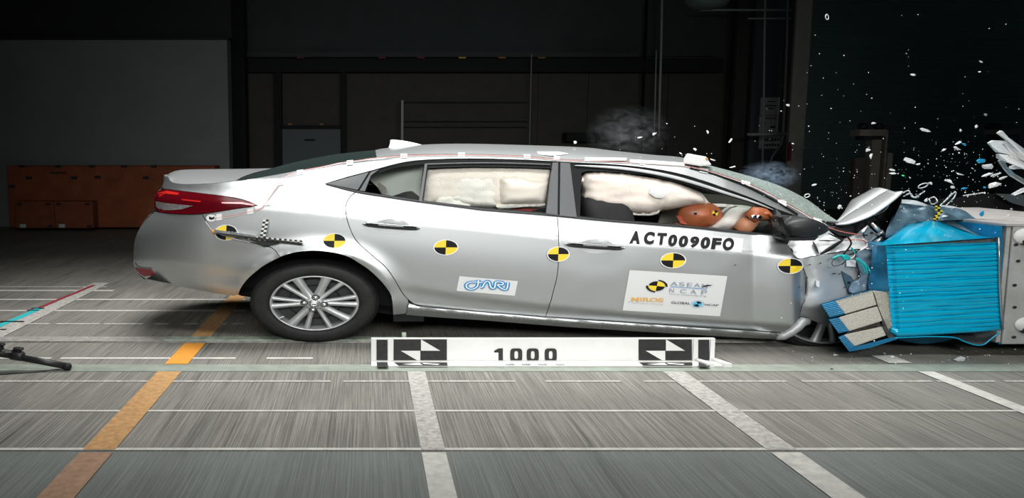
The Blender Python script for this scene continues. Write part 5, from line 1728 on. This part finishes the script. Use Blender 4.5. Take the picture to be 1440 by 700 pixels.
# the rigid block behind it
bb = thing('barrier_block', at(1500, 495, BY), 'heavy grey painted steel block at the right edge carrying the blue barrier face', 'barrier')
x0, x1 = BP(1410, 400).x, BP(1620, 400).x
z0, z1 = BP(1410, 484).z, BP(1410, 318).z
MB().box(x0 + 0.035, x1, BY, BY + 1.6, z0, z1).build('side_plate', M['barrier'], bb, bevel=0.006)
MB().box(x0, x0 + 0.030, BY + 0.01, BY + 1.55, z0 + 0.01, z1 - 0.005).build('face_plate', M['barrier'], bb, bevel=0.004)
MB().box(x0 - 0.02, x1, BY - 0.005, BY + 1.6, z1, z1 + 0.015).build('top_plate', M['barrier_top'], bb)
MB().box(x0 + 0.30, x1, BY + 0.35, BY + 1.5, 0.0, z0).build('plinth', M['dark'], bb)
for (x, y) in ((1430, 327), (1429, 344), (1432, 367), (1427, 401), (1427, 432), (1426, 474)):
    ell_lathe(BP(x, y, -0.003), [(1, 0), (0.7, 0.001), (0, 0.001)], 0.010, 12).build('bolt_hole', M['wall_black'], bb)
for (x, y, ry) in ((1444, 332, 12), (1444, 456, 11)):
    c_ = BP(x, y, -0.004)
    ell_lathe(c_, [(1, 0.0), (0.9, -0.012), (0, -0.015)], ry / F * BY, 28).build('round_target', M['board_white'], bb, smooth=True)
    ell_lathe(c_ + Vector((-0.01, -0.004, -0.035)), [(0.9, 0.0), (0.5, -0.012), (0, -0.012)], 0.028, 16).build('target_mark', M['board_black'], bb)
# dark plate behind the barrier
pl = [(1290, 305), (1305, 281), (1400, 272), (1440, 273), (1440, 306)]
dp = MB().prism([at(x, y, 7.4) for x, y in reversed(pl)], [at(x, y, 7.6) for x, y in reversed(pl)]).build('dark_screen', M['shard_dark'])
tag(dp, 'dark panel standing behind the barrier under the flying shards', 'panel')
MB().prism([at(x, y, 7.3) for x, y in ((1400, 272), (1440, 274), (1440, 290), (1422, 285))], [at(x, y, 7.38) for x, y in ((1400, 272), (1440, 274), (1440, 290), (1422, 285))]).build('blue_flap', M['blue_column'], dp)

# ================================================================== DISTANCE BOARD
Yb1, Yb0 = Yf(509.5), Yf(516.8)
bd = thing('distance_board', (at(764, 516, Yb1).x, Yb1, 0), 'long low white board lettered 1000 standing on the floor beside the car', 'sign')


def VB(px, py, d=0.0):                               # the upright face
    return at(px, py, Yb1 - d)


MB().pxbox(522, 476, 1006, 509.5, Yb1, 0.03).build('upright_plate', M['board_white'], bd)
fx0, fx1 = on_floor(523, 516).x, on_floor(1013, 516).x
MB().box(VB(522, 500).x, VB(1006, 500).x, Yb0, Yb1 + 0.03, 0.006, 0.016).build('foot_plate', M['board_white'], bd)


def bq(pts, m, d=0.003, nm='printed_field'):
    fs = [tuple(range(len(pts)))]
    mesh(nm, [VB(x, y, d) for x, y in reversed(pts)], fs, M[m], bd, smooth=False)


def fq(pts, m, z=0.018, nm='printed_field'):         # print on the foot
    mesh(nm, [on_floor(x, y, z) for x, y in reversed(pts)], [tuple(range(len(pts)))], M[m], bd, smooth=False)


for x0, x1 in ((529.5, 545), (982, 997.5)):
    bq([(x0, 477.5), (x1, 477.5), (x1, 508.8), (x0, 508.8)], 'board_black')
    fq([(x0, 509), (x1, 509), (x1 + 1, 516), (x0 + 1, 516)], 'board_black')
for cx in (591.5, 936):
    bq([(cx - 38, 477), (cx + 37, 477), (cx + 37, 509), (cx - 38, 509)], 'board_black')
    fq([(cx - 37.5, 509.2), (cx + 37.5, 509.2), (cx + 38, 513.8), (cx - 31, 513.8)], 'board_black')
    bq([(cx + 0.5, 477), (cx + 27.5, 493), (cx + 0.5, 493)], 'board_white', 0.006, 'white_triangle')
    bq([(cx - 28, 493), (cx - 0.5, 493), (cx - 0.5, 509)], 'board_white', 0.006, 'white_triangle')
    fq([(cx - 26, 511.8), (cx - 2, 510), (cx + 3, 513), (cx - 8, 513)], 'board_white', 0.020, 'white_triangle')
    fq([(cx + 2, 510), (cx + 27, 511.6), (cx + 24, 512.8), (cx + 4, 511.6)], 'board_white', 0.020, 'white_triangle')
for ch, x0, x1 in (('1', 695, 707.5), ('0', 717.5, 734.5), ('0', 740.5, 758), ('0', 765.5, 783.5)):
    if ch == '1':
        bq([(701, 489.8), (707.3, 489.8), (707.3, 508), (701, 508), (701, 495.5), (695, 495.5), (695, 493)], 'board_black', 0.004, 'lettering')
    else:
        cx, cy = (x0 + x1) / 2, 499
        mb = MB()
        n = 32
        ring = []
        for k in range(n):
            a = 2 * math.pi * k / n
            c_, s_ = math.cos(a), math.sin(a)
            e = 0.5
            ux, uy = (abs(c_) ** e) * (1 if c_ >= 0 else -1), (abs(s_) ** e) * (1 if s_ >= 0 else -1)
            ring.append(((cx + ux * 8.6, cy - uy * 9.3), (cx + ux * 2.6, cy - uy * 5.4)))
        for k in range(n):
            a, b = ring[k], ring[(k + 1) % n]
            mb.add([VB(*a[0], 0.004), VB(*b[0], 0.004), VB(*b[1], 0.004), VB(*a[1], 0.004)], [(3, 2, 1, 0)])
        mb.build('lettering', M['board_black'], bd)
    fq([(x0 + 15, 511), (x0 + 28, 511), (x0 + 29, 512.6), (x0 + 17, 512.6)], 'shard_grey', 0.019)
for x0, x1 in ((545.5, 553), (522, 529)):
    MB().pxbox(x0, 476, x1, 509.5, Yb1 - 0.012, 0.012).build('upright_rib', M['board_white'], bd)
for x0, x1 in ((974, 981.5), (998, 1005.5)):
    MB().pxbox(x0, 476, x1, 509.5, Yb1 - 0.012, 0.012).build('upright_rib', M['board_white'], bd)
for px in (978, 1002):
    a, b = VB(px - 3.5, 509), VB(px + 3.5, 509)
    MB().hexa([(a.x + 0.03, Yb0 - 0.01, 0.004), (b.x + 0.05, Yb0 - 0.01, 0.004), (b.x + 0.05, Yb0 - 0.01, 0.03), (a.x + 0.03, Yb0 - 0.01, 0.03), (a.x, Yb1, 0.004), (b.x, Yb1, 0.004), (b.x, Yb1, 0.03), (a.x, Yb1, 0.03)]).build('foot_rib', M['board_white'], bd)
# small fastener behind the board
nt_ = MB().tube([at(565, 473, Yb1 + 0.25), at(571, 473, Yb1 + 0.25)], 0.03, 12)
tag(nt_.build('floor_clamp', M['green_strip'], smooth=True), 'small pale green clamp on the floor behind the left end of the distance board', 'clamp')

# ================================================================== TRIPOD LEG
YT = 5.02
tp = thing('tripod', on_floor(60, 517), 'black tripod leg with locking knobs reaching in at the left edge', 'tripod')


def TPt(px, py, d=0.0):
    return at(px, py, YT + d)


def zt_(x, y):
    return (x / 11.667, 470 + y / 11.667)


MB().tube([TPt(*zt_(330, 380)), TPt(*zt_(1090, 520))], 0.021, 12, sx=1.0).build('lower_tube', M['tripod'], tp, smooth=True)
MB().tube([TPt(*zt_(1050, 520)), TPt(*zt_(1110, 530)), TPt(*zt_(1150, 535)), TPt(*zt_(1172, 538))], [0.023, 0.027, 0.022, 0.010], 12).build('rubber_foot', M['rubber'], tp, smooth=True)
MB().tube([TPt(*zt_(190, 330)), TPt(*zt_(360, 360)), TPt(*zt_(390, 366))], [0.034, 0.032, 0.026], 10).build('lock_collar', M['tripod'], tp, smooth=True)
MB().tube([TPt(*zt_(-900, 100)), TPt(*zt_(-100, 285)), TPt(*zt_(200, 335))], [0.03, 0.028, 0.026], 10).build('upper_tube', M['tripod'], tp, smooth=True)
for (x, y) in ((305, 240), (0, 165)):
    MB().tube([TPt(*zt_(x, y + 50)), TPt(*zt_(x, y))], 0.012, 8).build('knob_stem', M['tripod'], tp, smooth=True)
    blob_box('locking_knob', TPt(*zt_(x, y - 5)), 0.06, 0.035, 0.016, M['tripod'], tp, tilt=0.12)
MB().tube([TPt(*zt_(-60, 250)), TPt(*zt_(40, 250))], 0.028, 10).build('joint_block', M['tripod'], tp, smooth=True)
MB().pxbox(7.5, 494.3, 15.5, 496, YT - 0.035, 0.01).build('maker_plate', M['steel'], tp)
# the legs out of frame that carry it
k = TPt(*zt_(-900, 100))
MB().tube([k, k + Vector((-0.5, 0.3, -k.z))], 0.022, 8).build('far_leg', M['tripod'], tp, smooth=True)
MB().tube([k, k + Vector((-0.3, -0.45, -k.z))], 0.022, 8).build('far_leg', M['tripod'], tp, smooth=True)
k2 = TPt(*zt_(-40, 640))
tc_ = MB().tube([on_floor(x, y, 0.004) for x, y in ((-40, 526.5), (0, 526.3), (40, 523.5), (75, 520.5), (96, 518))], 0.006, 6)
tag(tc_.build('floor_cable', M['tripod'], smooth=True), 'thin dark cable on the floor under the tripod leg', 'cable')

# ================================================================== FLYING DEBRIS
random.seed(11)


def shard(px, py, w, h, ang, Y, m, label, group=None, name='fragment', thick=0.006, pts=None, n=6, ring=False):
    """an irregular chip with bevelled rim, turned in space"""
    c_ = at(px, py, Y)
    s_ = Y / F
    if ring:
        q = [Vector((math.cos(t) * w / 2, 0.3 * w * math.sin(t + 1), -math.sin(t) * h / 2)) for t in [k * 2 * math.pi / 18 for k in range(19)]]
        ca, sa = math.cos(math.radians(ang)), math.sin(math.radians(ang))
        q = [Vector((v.x * ca - v.z * sa, v.y, v.x * sa + v.z * ca)) * s_ + c_ for v in q]
        o = MB().tube(q, 0.65 * s_, 6, cap=False).build(name, M[m], smooth=True)
    else:
        if pts is None:
            pts = []
            for k in range(n):
                a = 2 * math.pi * k / n
                r = random.uniform(0.42, 1.2)
                pts.append((math.cos(a) * w / 2 * r, math.sin(a) * h / 2 * r))
        ca, sa = math.cos(math.radians(ang)), math.sin(math.radians(ang))
        P = [(x * ca - y * sa, x * sa + y * ca) for x, y in pts]
        tilt = random.uniform(-0.6, 0.6)
        bend = random.uniform(-0.25, 0.25)
        f = [c_ + Vector((x * s_, tilt * (x + y) * s_ * 0.5 + bend * abs(x) * s_, -y * s_)) for x, y in P]
        b = [v + Vector((0.1 * thick, thick, 0.2 * thick)) for v in f]
        ctr = sum(f, Vector()) / len(f) + Vector((0, -0.12 * min(w, h) * s_, 0.0))
        mb = MB()
        k = len(f)
        mb.add(f + b + [ctr], [(i, (i + 1) % k, 2 * k) for i in range(k)] + [tuple(range(k, 2 * k))] + [(i, i + k, (i + 1) % k + k, (i + 1) % k) for i in range(k)])
        o = fix(mb.build(name, M[m]))
    tag(o, label, 'debris', group)
    return o


G = 'flying fragments'
named = [
    (1163, 24, 6, 7, 30, 'shard', 'small white ring-shaped fragment in the dark upper right, highest of the large ones', True),
    (1284, 105, 8, 5, 10, 'shard', 'white wedge fragment alone before the dark shutter', False),
    (1380, 87, 8, 3.5, 30, 'shard', 'white oblong fragment, upper of two at upper right', False),
    (1378, 101, 6, 3, 5, 'shard', 'white oblong fragment, lower of two at upper right', False),
    (1302, 183, 15, 6, 15, 'clear', 'clear wedge fragment above the barrier, left of two white slivers', False),
    (1351, 183, 4, 6, 20, 'shard', 'small white sliver right of the clear wedge fragment', False),
    (1373, 178, 7, 4, -35, 'shard', 'white tilted fragment above the clear lamp shards', False),
    (1387, 161, 9, 5, 20, 'shard_grey', 'grey splintered fragment below the two white oblongs', False),
    (1349, 201, 11, 5, -25, 'shard', 'white curved fragment beside a blue-grey one', False),
    (1357, 203, 11, 5, 10, 'shard_blue', 'blue-grey fragment touching the white curved one', False),
    (1346, 209, 13, 6, 15, 'shard', 'white forked fragment under the white curved one', False),
    (1327, 211, 8, 4, -25, 'shard', 'white fragment left of the forked one', False),
    (1281, 226, 17, 10, 5, 'clear', 'broad clear fragment with ribs above the barrier', False),
    (1292, 231, 8, 3.5, 0, 'shard', 'small white fragment on the right end of the ribbed clear one', False),
    (1222, 211, 12, 6, 0, 'shard', 'white cap-like fragment before the stepped pillar', False),
    (1224.5, 220, 6, 10, 10, 'shard', 'white drop-shaped fragment under the cap-like one', False),
    (1257, 244, 14, 5, 0, 'shard', 'white flat fragment right of the stepped pillar', False),
    (1255, 239, 9, 3, 10, 'clear', 'thin clear curl over the white flat fragment', False),
    (1228, 173, 8, 3, 0, 'shard', 'white flake above the lamps of the stepped pillar', False),
    (1135, 275, 10, 5, 0, 'shard', 'white oval ring above the windscreen', True),
    (1181, 291, 6, 8, 30, 'shard', 'white hooked fragment left of the raised bonnet', False),
    (1145, 260, 7, 3, -20, 'shard', 'white flake right of the blue smoke', False),
    (1298, 261, 20, 7, 5, 'shard', 'long clear loop fragment right of the bonnet tip', True),
    (1310, 258, 6, 4, 25, 'shard', 'white bean fragment right of the clear loop', False),
    (1334, 255, 16, 4, 30, 'clear', 'long thin splinter in the debris cloud', False),
    (1334, 254, 10, 5, 25, 'shard', 'white splinter crossing the long thin one', False),
    (1351, 245, 12, 3, 10, 'shard', 'flat white splinter right of the crossed ones', False),
    (1340, 263, 9, 6, 15, 'shard', 'white angular fragment over the barrier top', False),
    (1356, 265, 9, 5, -10, 'shard_blue', 'light blue fragment over the barrier top', False),
    (1385, 263, 6, 4, 0, 'shard_blue', 'small pale blue fragment left of the white lamp piece', False),
    (1398, 260, 24, 10, -10, 'shard', 'large white lamp piece above the barrier block', False),
    (1382, 227, 20, 9, 5, 'shard_blue', 'blue and clear crumpled lamp piece in the debris cloud', False),
    (1388, 235, 26, 10, -5, 'clear', 'clear crumpled piece under the blue lamp piece', False),
    (1388, 246, 18, 4, -15, 'shard', 'white strip below the clear crumpled piece', False),
    (1402, 246, 16, 4, -20, 'clear', 'clear strip right of the white strip', False),
    (1410, 251, 14, 3, -20, 'shard', 'thin white strip just above the large white lamp piece', False),
    (1382, 300, 8, 9, 40, 'shard_blue', 'bright blue triangle fragment over the barrier top plate', False),
    (1421, 303, 9, 5, -10, 'shard', 'white lump just above the barrier block', False),
    (1423, 294, 6, 4, 10, 'shard_grey', 'grey lump above the white one at the barrier block', False),
    (1328, 304, 9, 3.5, -5, 'shard', 'white flake beside the yellow scale tape', False),
    (1302, 282, 7, 5, -20, 'shard', 'white pebble-like fragment over the torn blue sheet', False),
    (1350, 505, 16, 9, -10, 'clear', 'clear curved shard with a dark end lying on the floor below the barrier', False),
    (1255, 502, 10, 3, -30, 'shard', 'bright sliver on the floor below the bumper blocks', False),
    (1353, 490, 6, 2.4, -10, 'shard', 'pale chip just above the clear shard on the floor', False),
    (1428, 491, 4, 2.4, -20, 'shard', 'white chip below the barrier block', False),
    (1244, 497, 6, 3, 0, 'shard_grey', 'grey chip left of the bright sliver on the floor', False),
    (1175, 499, 9, 3, 0, 'shard', 'pale chip on the floor under the front wheel', False),
    (1170, 519, 6, 3, 0, 'shard_dark', 'black triangular chip on the chequered floor strip', False),
    (899, 193.5, 9, 2.4, -10, 'shard', 'white bent strip in the smoke above the roof', False),
    (920, 188, 5, 6, 0, 'shard', 'white hook-shaped strip right of the bent one above the roof', False),
    (995, 185.5, 3, 6, -20, 'shard', 'white short strip above the windscreen top', False),
    (977, 210, 5, 5, 0, 'shard', 'white curl just above the paper pad', False),
    (958, 216, 7, 2.5, 30, 'shard', 'white strip leaning on the left of the paper pad', False),
    (1001, 224.5, 10, 2.4, 10, 'shard', 'white strip flying right of the paper pad', False),
    (1027, 198, 3, 10, 35, 'shard', 'white stick fragment left of the conduits', False),
    (1031, 235, 12, 2, -10, 'shard', 'white thin strip over the windscreen top', False),
    (809, 200.5, 5, 5, 0, 'shard', 'white crumb standing on the middle of the roof', False),
    (1108.5, 148, 5, 4, 0, 'shard', 'bright white crumb in front of the right conduit', False),
    (1115, 202, 4, 4, 20, 'shard', 'white crumb before the red tag on the column', False),
    (1270.5, 247, 4, 3, 0, 'shard_green', 'tiny green fragment right of the stepped pillar', False),
]
M['shard_green'] = mat('green_fragment', (0.02, 0.75, 0.2), 0.3)  # plain green colour of one tiny fragment
M['shard'].node_tree.nodes['Principled BSDF'].inputs['Specular IOR Level'].default_value = 0.8
for (x, y, w, h, a, m, lab, ring) in named:
    Y = 5.5 if x > 1180 else 5.9
    if y > 480:
        fp = on_floor(x, y + h * 0.4)
        Y = fp.y
    elif x < 1060:
        Y = 6.2
    shard(x, y, w, h * (1.0 if ring else 0.85), a, Y + (random.uniform(-0.25, 0.25) if y < 480 else 0), m, lab, G, ring=ring, thick=0.012 if w > 10 else 0.007)

# splintered headlamp housing flung up at the right edge
bigs = [
    ([(1404, 187), (1410, 184), (1418, 193), (1440, 209), (1460, 222), (1460, 236), (1440, 221), (1416, 196)], 'clear', 'long clear lamp splinter pointing up at the right edge, highest of the bundle'),
    ([(1391, 201), (1398, 198), (1414, 198), (1432, 206), (1460, 222), (1460, 250), (1440, 236), (1418, 217), (1405, 214), (1396, 207)], 'clear', 'broad clear lamp housing at the right edge'),
    ([(1412, 202), (1424, 208), (1440, 219), (1460, 232), (1460, 238), (1436, 224), (1420, 212)], 'shard', 'bright white strip across the broad clear lamp housing'),
    ([(1404, 216), (1416, 218), (1428, 222), (1440, 228), (1460, 238), (1460, 246), (1438, 236), (1418, 228), (1406, 222)], 'shard', 'white ribbed lamp strip under the broad clear housing'),
    ([(1406, 226), (1411, 224), (1418, 236), (1427, 244), (1444, 254), (1460, 262), (1460, 268), (1440, 258), (1424, 247), (1412, 236)], 'shard_grey', 'curved grey lamp splinter sweeping down to the right'),
    ([(1422, 234), (1436, 231), (1460, 234), (1460, 241), (1438, 237), (1424, 238)], 'clear', 'flat clear lamp splinter below the white ribbed strip'),
    ([(1425, 273), (1440, 266), (1460, 258), (1460, 263), (1440, 270), (1427, 275)], 'shard', 'thin white splinter low at the right edge'),
]
for i, (pts, m, lab) in enumerate(bigs):
    d0 = (5.16 if m == 'shard' else 5.32) + 0.02 * i
    f = [at(x, y, d0 + 0.03 * noise.noise(Vector((x * .2, y * .2, i)))) for x, y in pts]
    b = [v + Vector((0, 0.02 + 0.006 * (k % 3), 0.004 * (k % 2))) for k, v in enumerate(f)]
    o = fix(MB().prism(list(reversed(f)), list(reversed(b))).build('lamp_splinter', M[m]))
    tag(o, lab, 'debris', 'headlamp splinters at the right edge')
# wiry metal strands above the torn sheet
strands = [([(1270, 271), (1278, 268), (1281, 275), (1287, 277), (1300, 269)], 'bent clear strand right of the bonnet tip, shaped like a W'),
           ([(1271, 276), (1280, 272), (1285, 278), (1292, 276)], 'short bent strand just under the W-shaped one'),
           ([(1306, 280), (1314, 277), (1318, 284), (1310, 287), (1307, 281)], 'twisted white strand above the yellow scale tape'),
           ([(1322, 289), (1336, 276), (1344, 269), (1342, 277), (1330, 289)], 'folded clear strand standing up right of the yellow scale tape'),
           ([(1324, 287), (1333, 278), (1338, 272)], 'straight strand inside the folded clear one'),
           ([(1355, 275), (1370, 273), (1382, 271)], 'thin pale strand lying over the barrier top')]
for pts, lab in strands:
    q = resample_open(catmull(pts, 4), 24)
    o = MB().tube([at(x, y, 5.75 + 0.05 * math.sin(i)) for i, (x, y) in enumerate(q)], 0.0045, 5).build('metal_strand', M['shard'], smooth=True)
    tag(o, lab, 'debris', 'strands over the barrier')

# glass crumbs nobody could count
cr_mb = MB()
random.seed(21)


def crumb(px, py, Y, r):
    c_ = at(px, py, Y)
    s_ = r * Y / F
    vs = [c_ + Vector((random.uniform(.6, 1.3) * s_ * dx, random.uniform(.6, 1.2) * s_ * dy, random.uniform(.5, 1.1) * s_ * dz)) for dx, dy, dz in ((1, 0, 0), (-1, 0, 0), (0, 1, 0), (0, -1, 0), (0, 0, 1), (0, 0, -1))]
    cr_mb.add(vs, [(0, 2, 4), (2, 1, 4), (1, 3, 4), (3, 0, 4), (2, 0, 5), (1, 2, 5), (3, 1, 5), (0, 3, 5)])


for i in range(380):
    t = random.random()
    if t < 0.55:
        x = random.gauss(1345, 55); y = random.gauss(250, 36)
    elif t < 0.75:
        x = random.uniform(1060, 1440); y = random.gauss(225, 55)
    elif t < 0.85:
        x = random.gauss(1175, 35); y = random.gauss(270, 30)
    elif t < 0.92:
        x = random.uniform(1130, 1430); y = random.uniform(20, 180)
    else:
        x = random.gauss(930, 40); y = random.gauss(200, 16)
    if x > 1450 or y < 5:
        continue
    crumb(x, y, random.uniform(5.0, 6.6), abs(random.gauss(0, 0.40)) + 0.26)
for i in range(110):                                   # crumbs sprayed over car nose, barrier and floor
    x, y = random.gauss(1215, 55), random.gauss(345, 65)
    crumb(x, y, 5.15, abs(random.gauss(0, 0.4)) + 0.3)
for i in range(70):
    x, y = random.uniform(1110, 1440), random.uniform(488, 520)
    p = on_floor(x, y)
    crumb(x, y - 0.4, p.y, abs(random.gauss(0, 0.5)) + 0.4)
cro = cr_mb.build('glass_crumbs', M['shard'])
cro['kind'] = 'stuff'
tag(cro, 'spray of tiny white glass crumbs around the crushed car nose', 'debris')


# ================================================================== SMOKE
def smoke(name, px, py, Y, rx, ry, rz_, dens, col, label, seed):
    m = bpy.data.materials.new(name)
    m.use_nodes = True
    nt = m.node_tree
    nt.nodes.clear()
    out = nt.nodes.new('ShaderNodeOutputMaterial')
    pv = nt.nodes.new('ShaderNodeVolumePrincipled')
    pv.inputs['Color'].default_value = (*col, 1)
    tc = nt.nodes.new('ShaderNodeTexCoord')
    nz = nt.nodes.new('ShaderNodeTexNoise')
    nz.noise_dimensions = '4D'
    nz.inputs['W'].default_value = seed
    nz.inputs['Scale'].default_value = 3.2
    nz.inputs['Detail'].default_value = 5
    nz.inputs['Distortion'].default_value = 1.6
    ln = nt.nodes.new('ShaderNodeVectorMath')
    ln.operation = 'LENGTH'
    mr = nt.nodes.new('ShaderNodeMapRange')
    mr.inputs['From Min'].default_value = 0.98
    mr.inputs['From Max'].default_value = 0.1
    m2 = nt.nodes.new('ShaderNodeMapRange')
    m2.inputs['From Min'].default_value = 0.47
    m2.inputs['From Max'].default_value = 0.66
    mu = nt.nodes.new('ShaderNodeMath')
    mu.operation = 'MULTIPLY'
    mk_ = nt.nodes.new('ShaderNodeMath')
    mk_.operation = 'MULTIPLY'
    mk_.inputs[1].default_value = dens
    L = nt.links
    L.new(tc.outputs['Object'], nz.inputs['Vector'])
    L.new(tc.outputs['Object'], ln.inputs[0])
    L.new(ln.outputs['Value'], mr.inputs['Value'])
    L.new(nz.outputs['Fac'], m2.inputs['Value'])
    L.new(mr.outputs[0], mu.inputs[0])
    L.new(m2.outputs[0], mu.inputs[1])
    L.new(mu.outputs[0], mk_.inputs[0])
    L.new(mk_.outputs[0], pv.inputs['Density'])
    L.new(pv.outputs[0], out.inputs['Volume'])
    bm = bmesh.new()
    bmesh.ops.create_icosphere(bm, subdivisions=3, radius=1)
    me = bpy.data.meshes.new(name)
    bm.to_mesh(me)
    bm.free()
    o = link(name, me, m)
    o.location = at(px, py, Y)
    o.scale = (rx, ry, rz_)
    tag(o, label, 'smoke')


smoke('smoke_puff', 882, 187, 6.6, 0.36, 0.30, 0.24, 1.1, (0.75, 0.8, 0.85), 'thin grey smoke drifting above the car roof', 1.0)
smoke('blue_smoke_puff', 1080, 247, 6.5, 0.26, 0.16, 0.13, 9.0, (0.55, 0.75, 1.0), 'dense bluish smoke puff over the windscreen', 4.0)
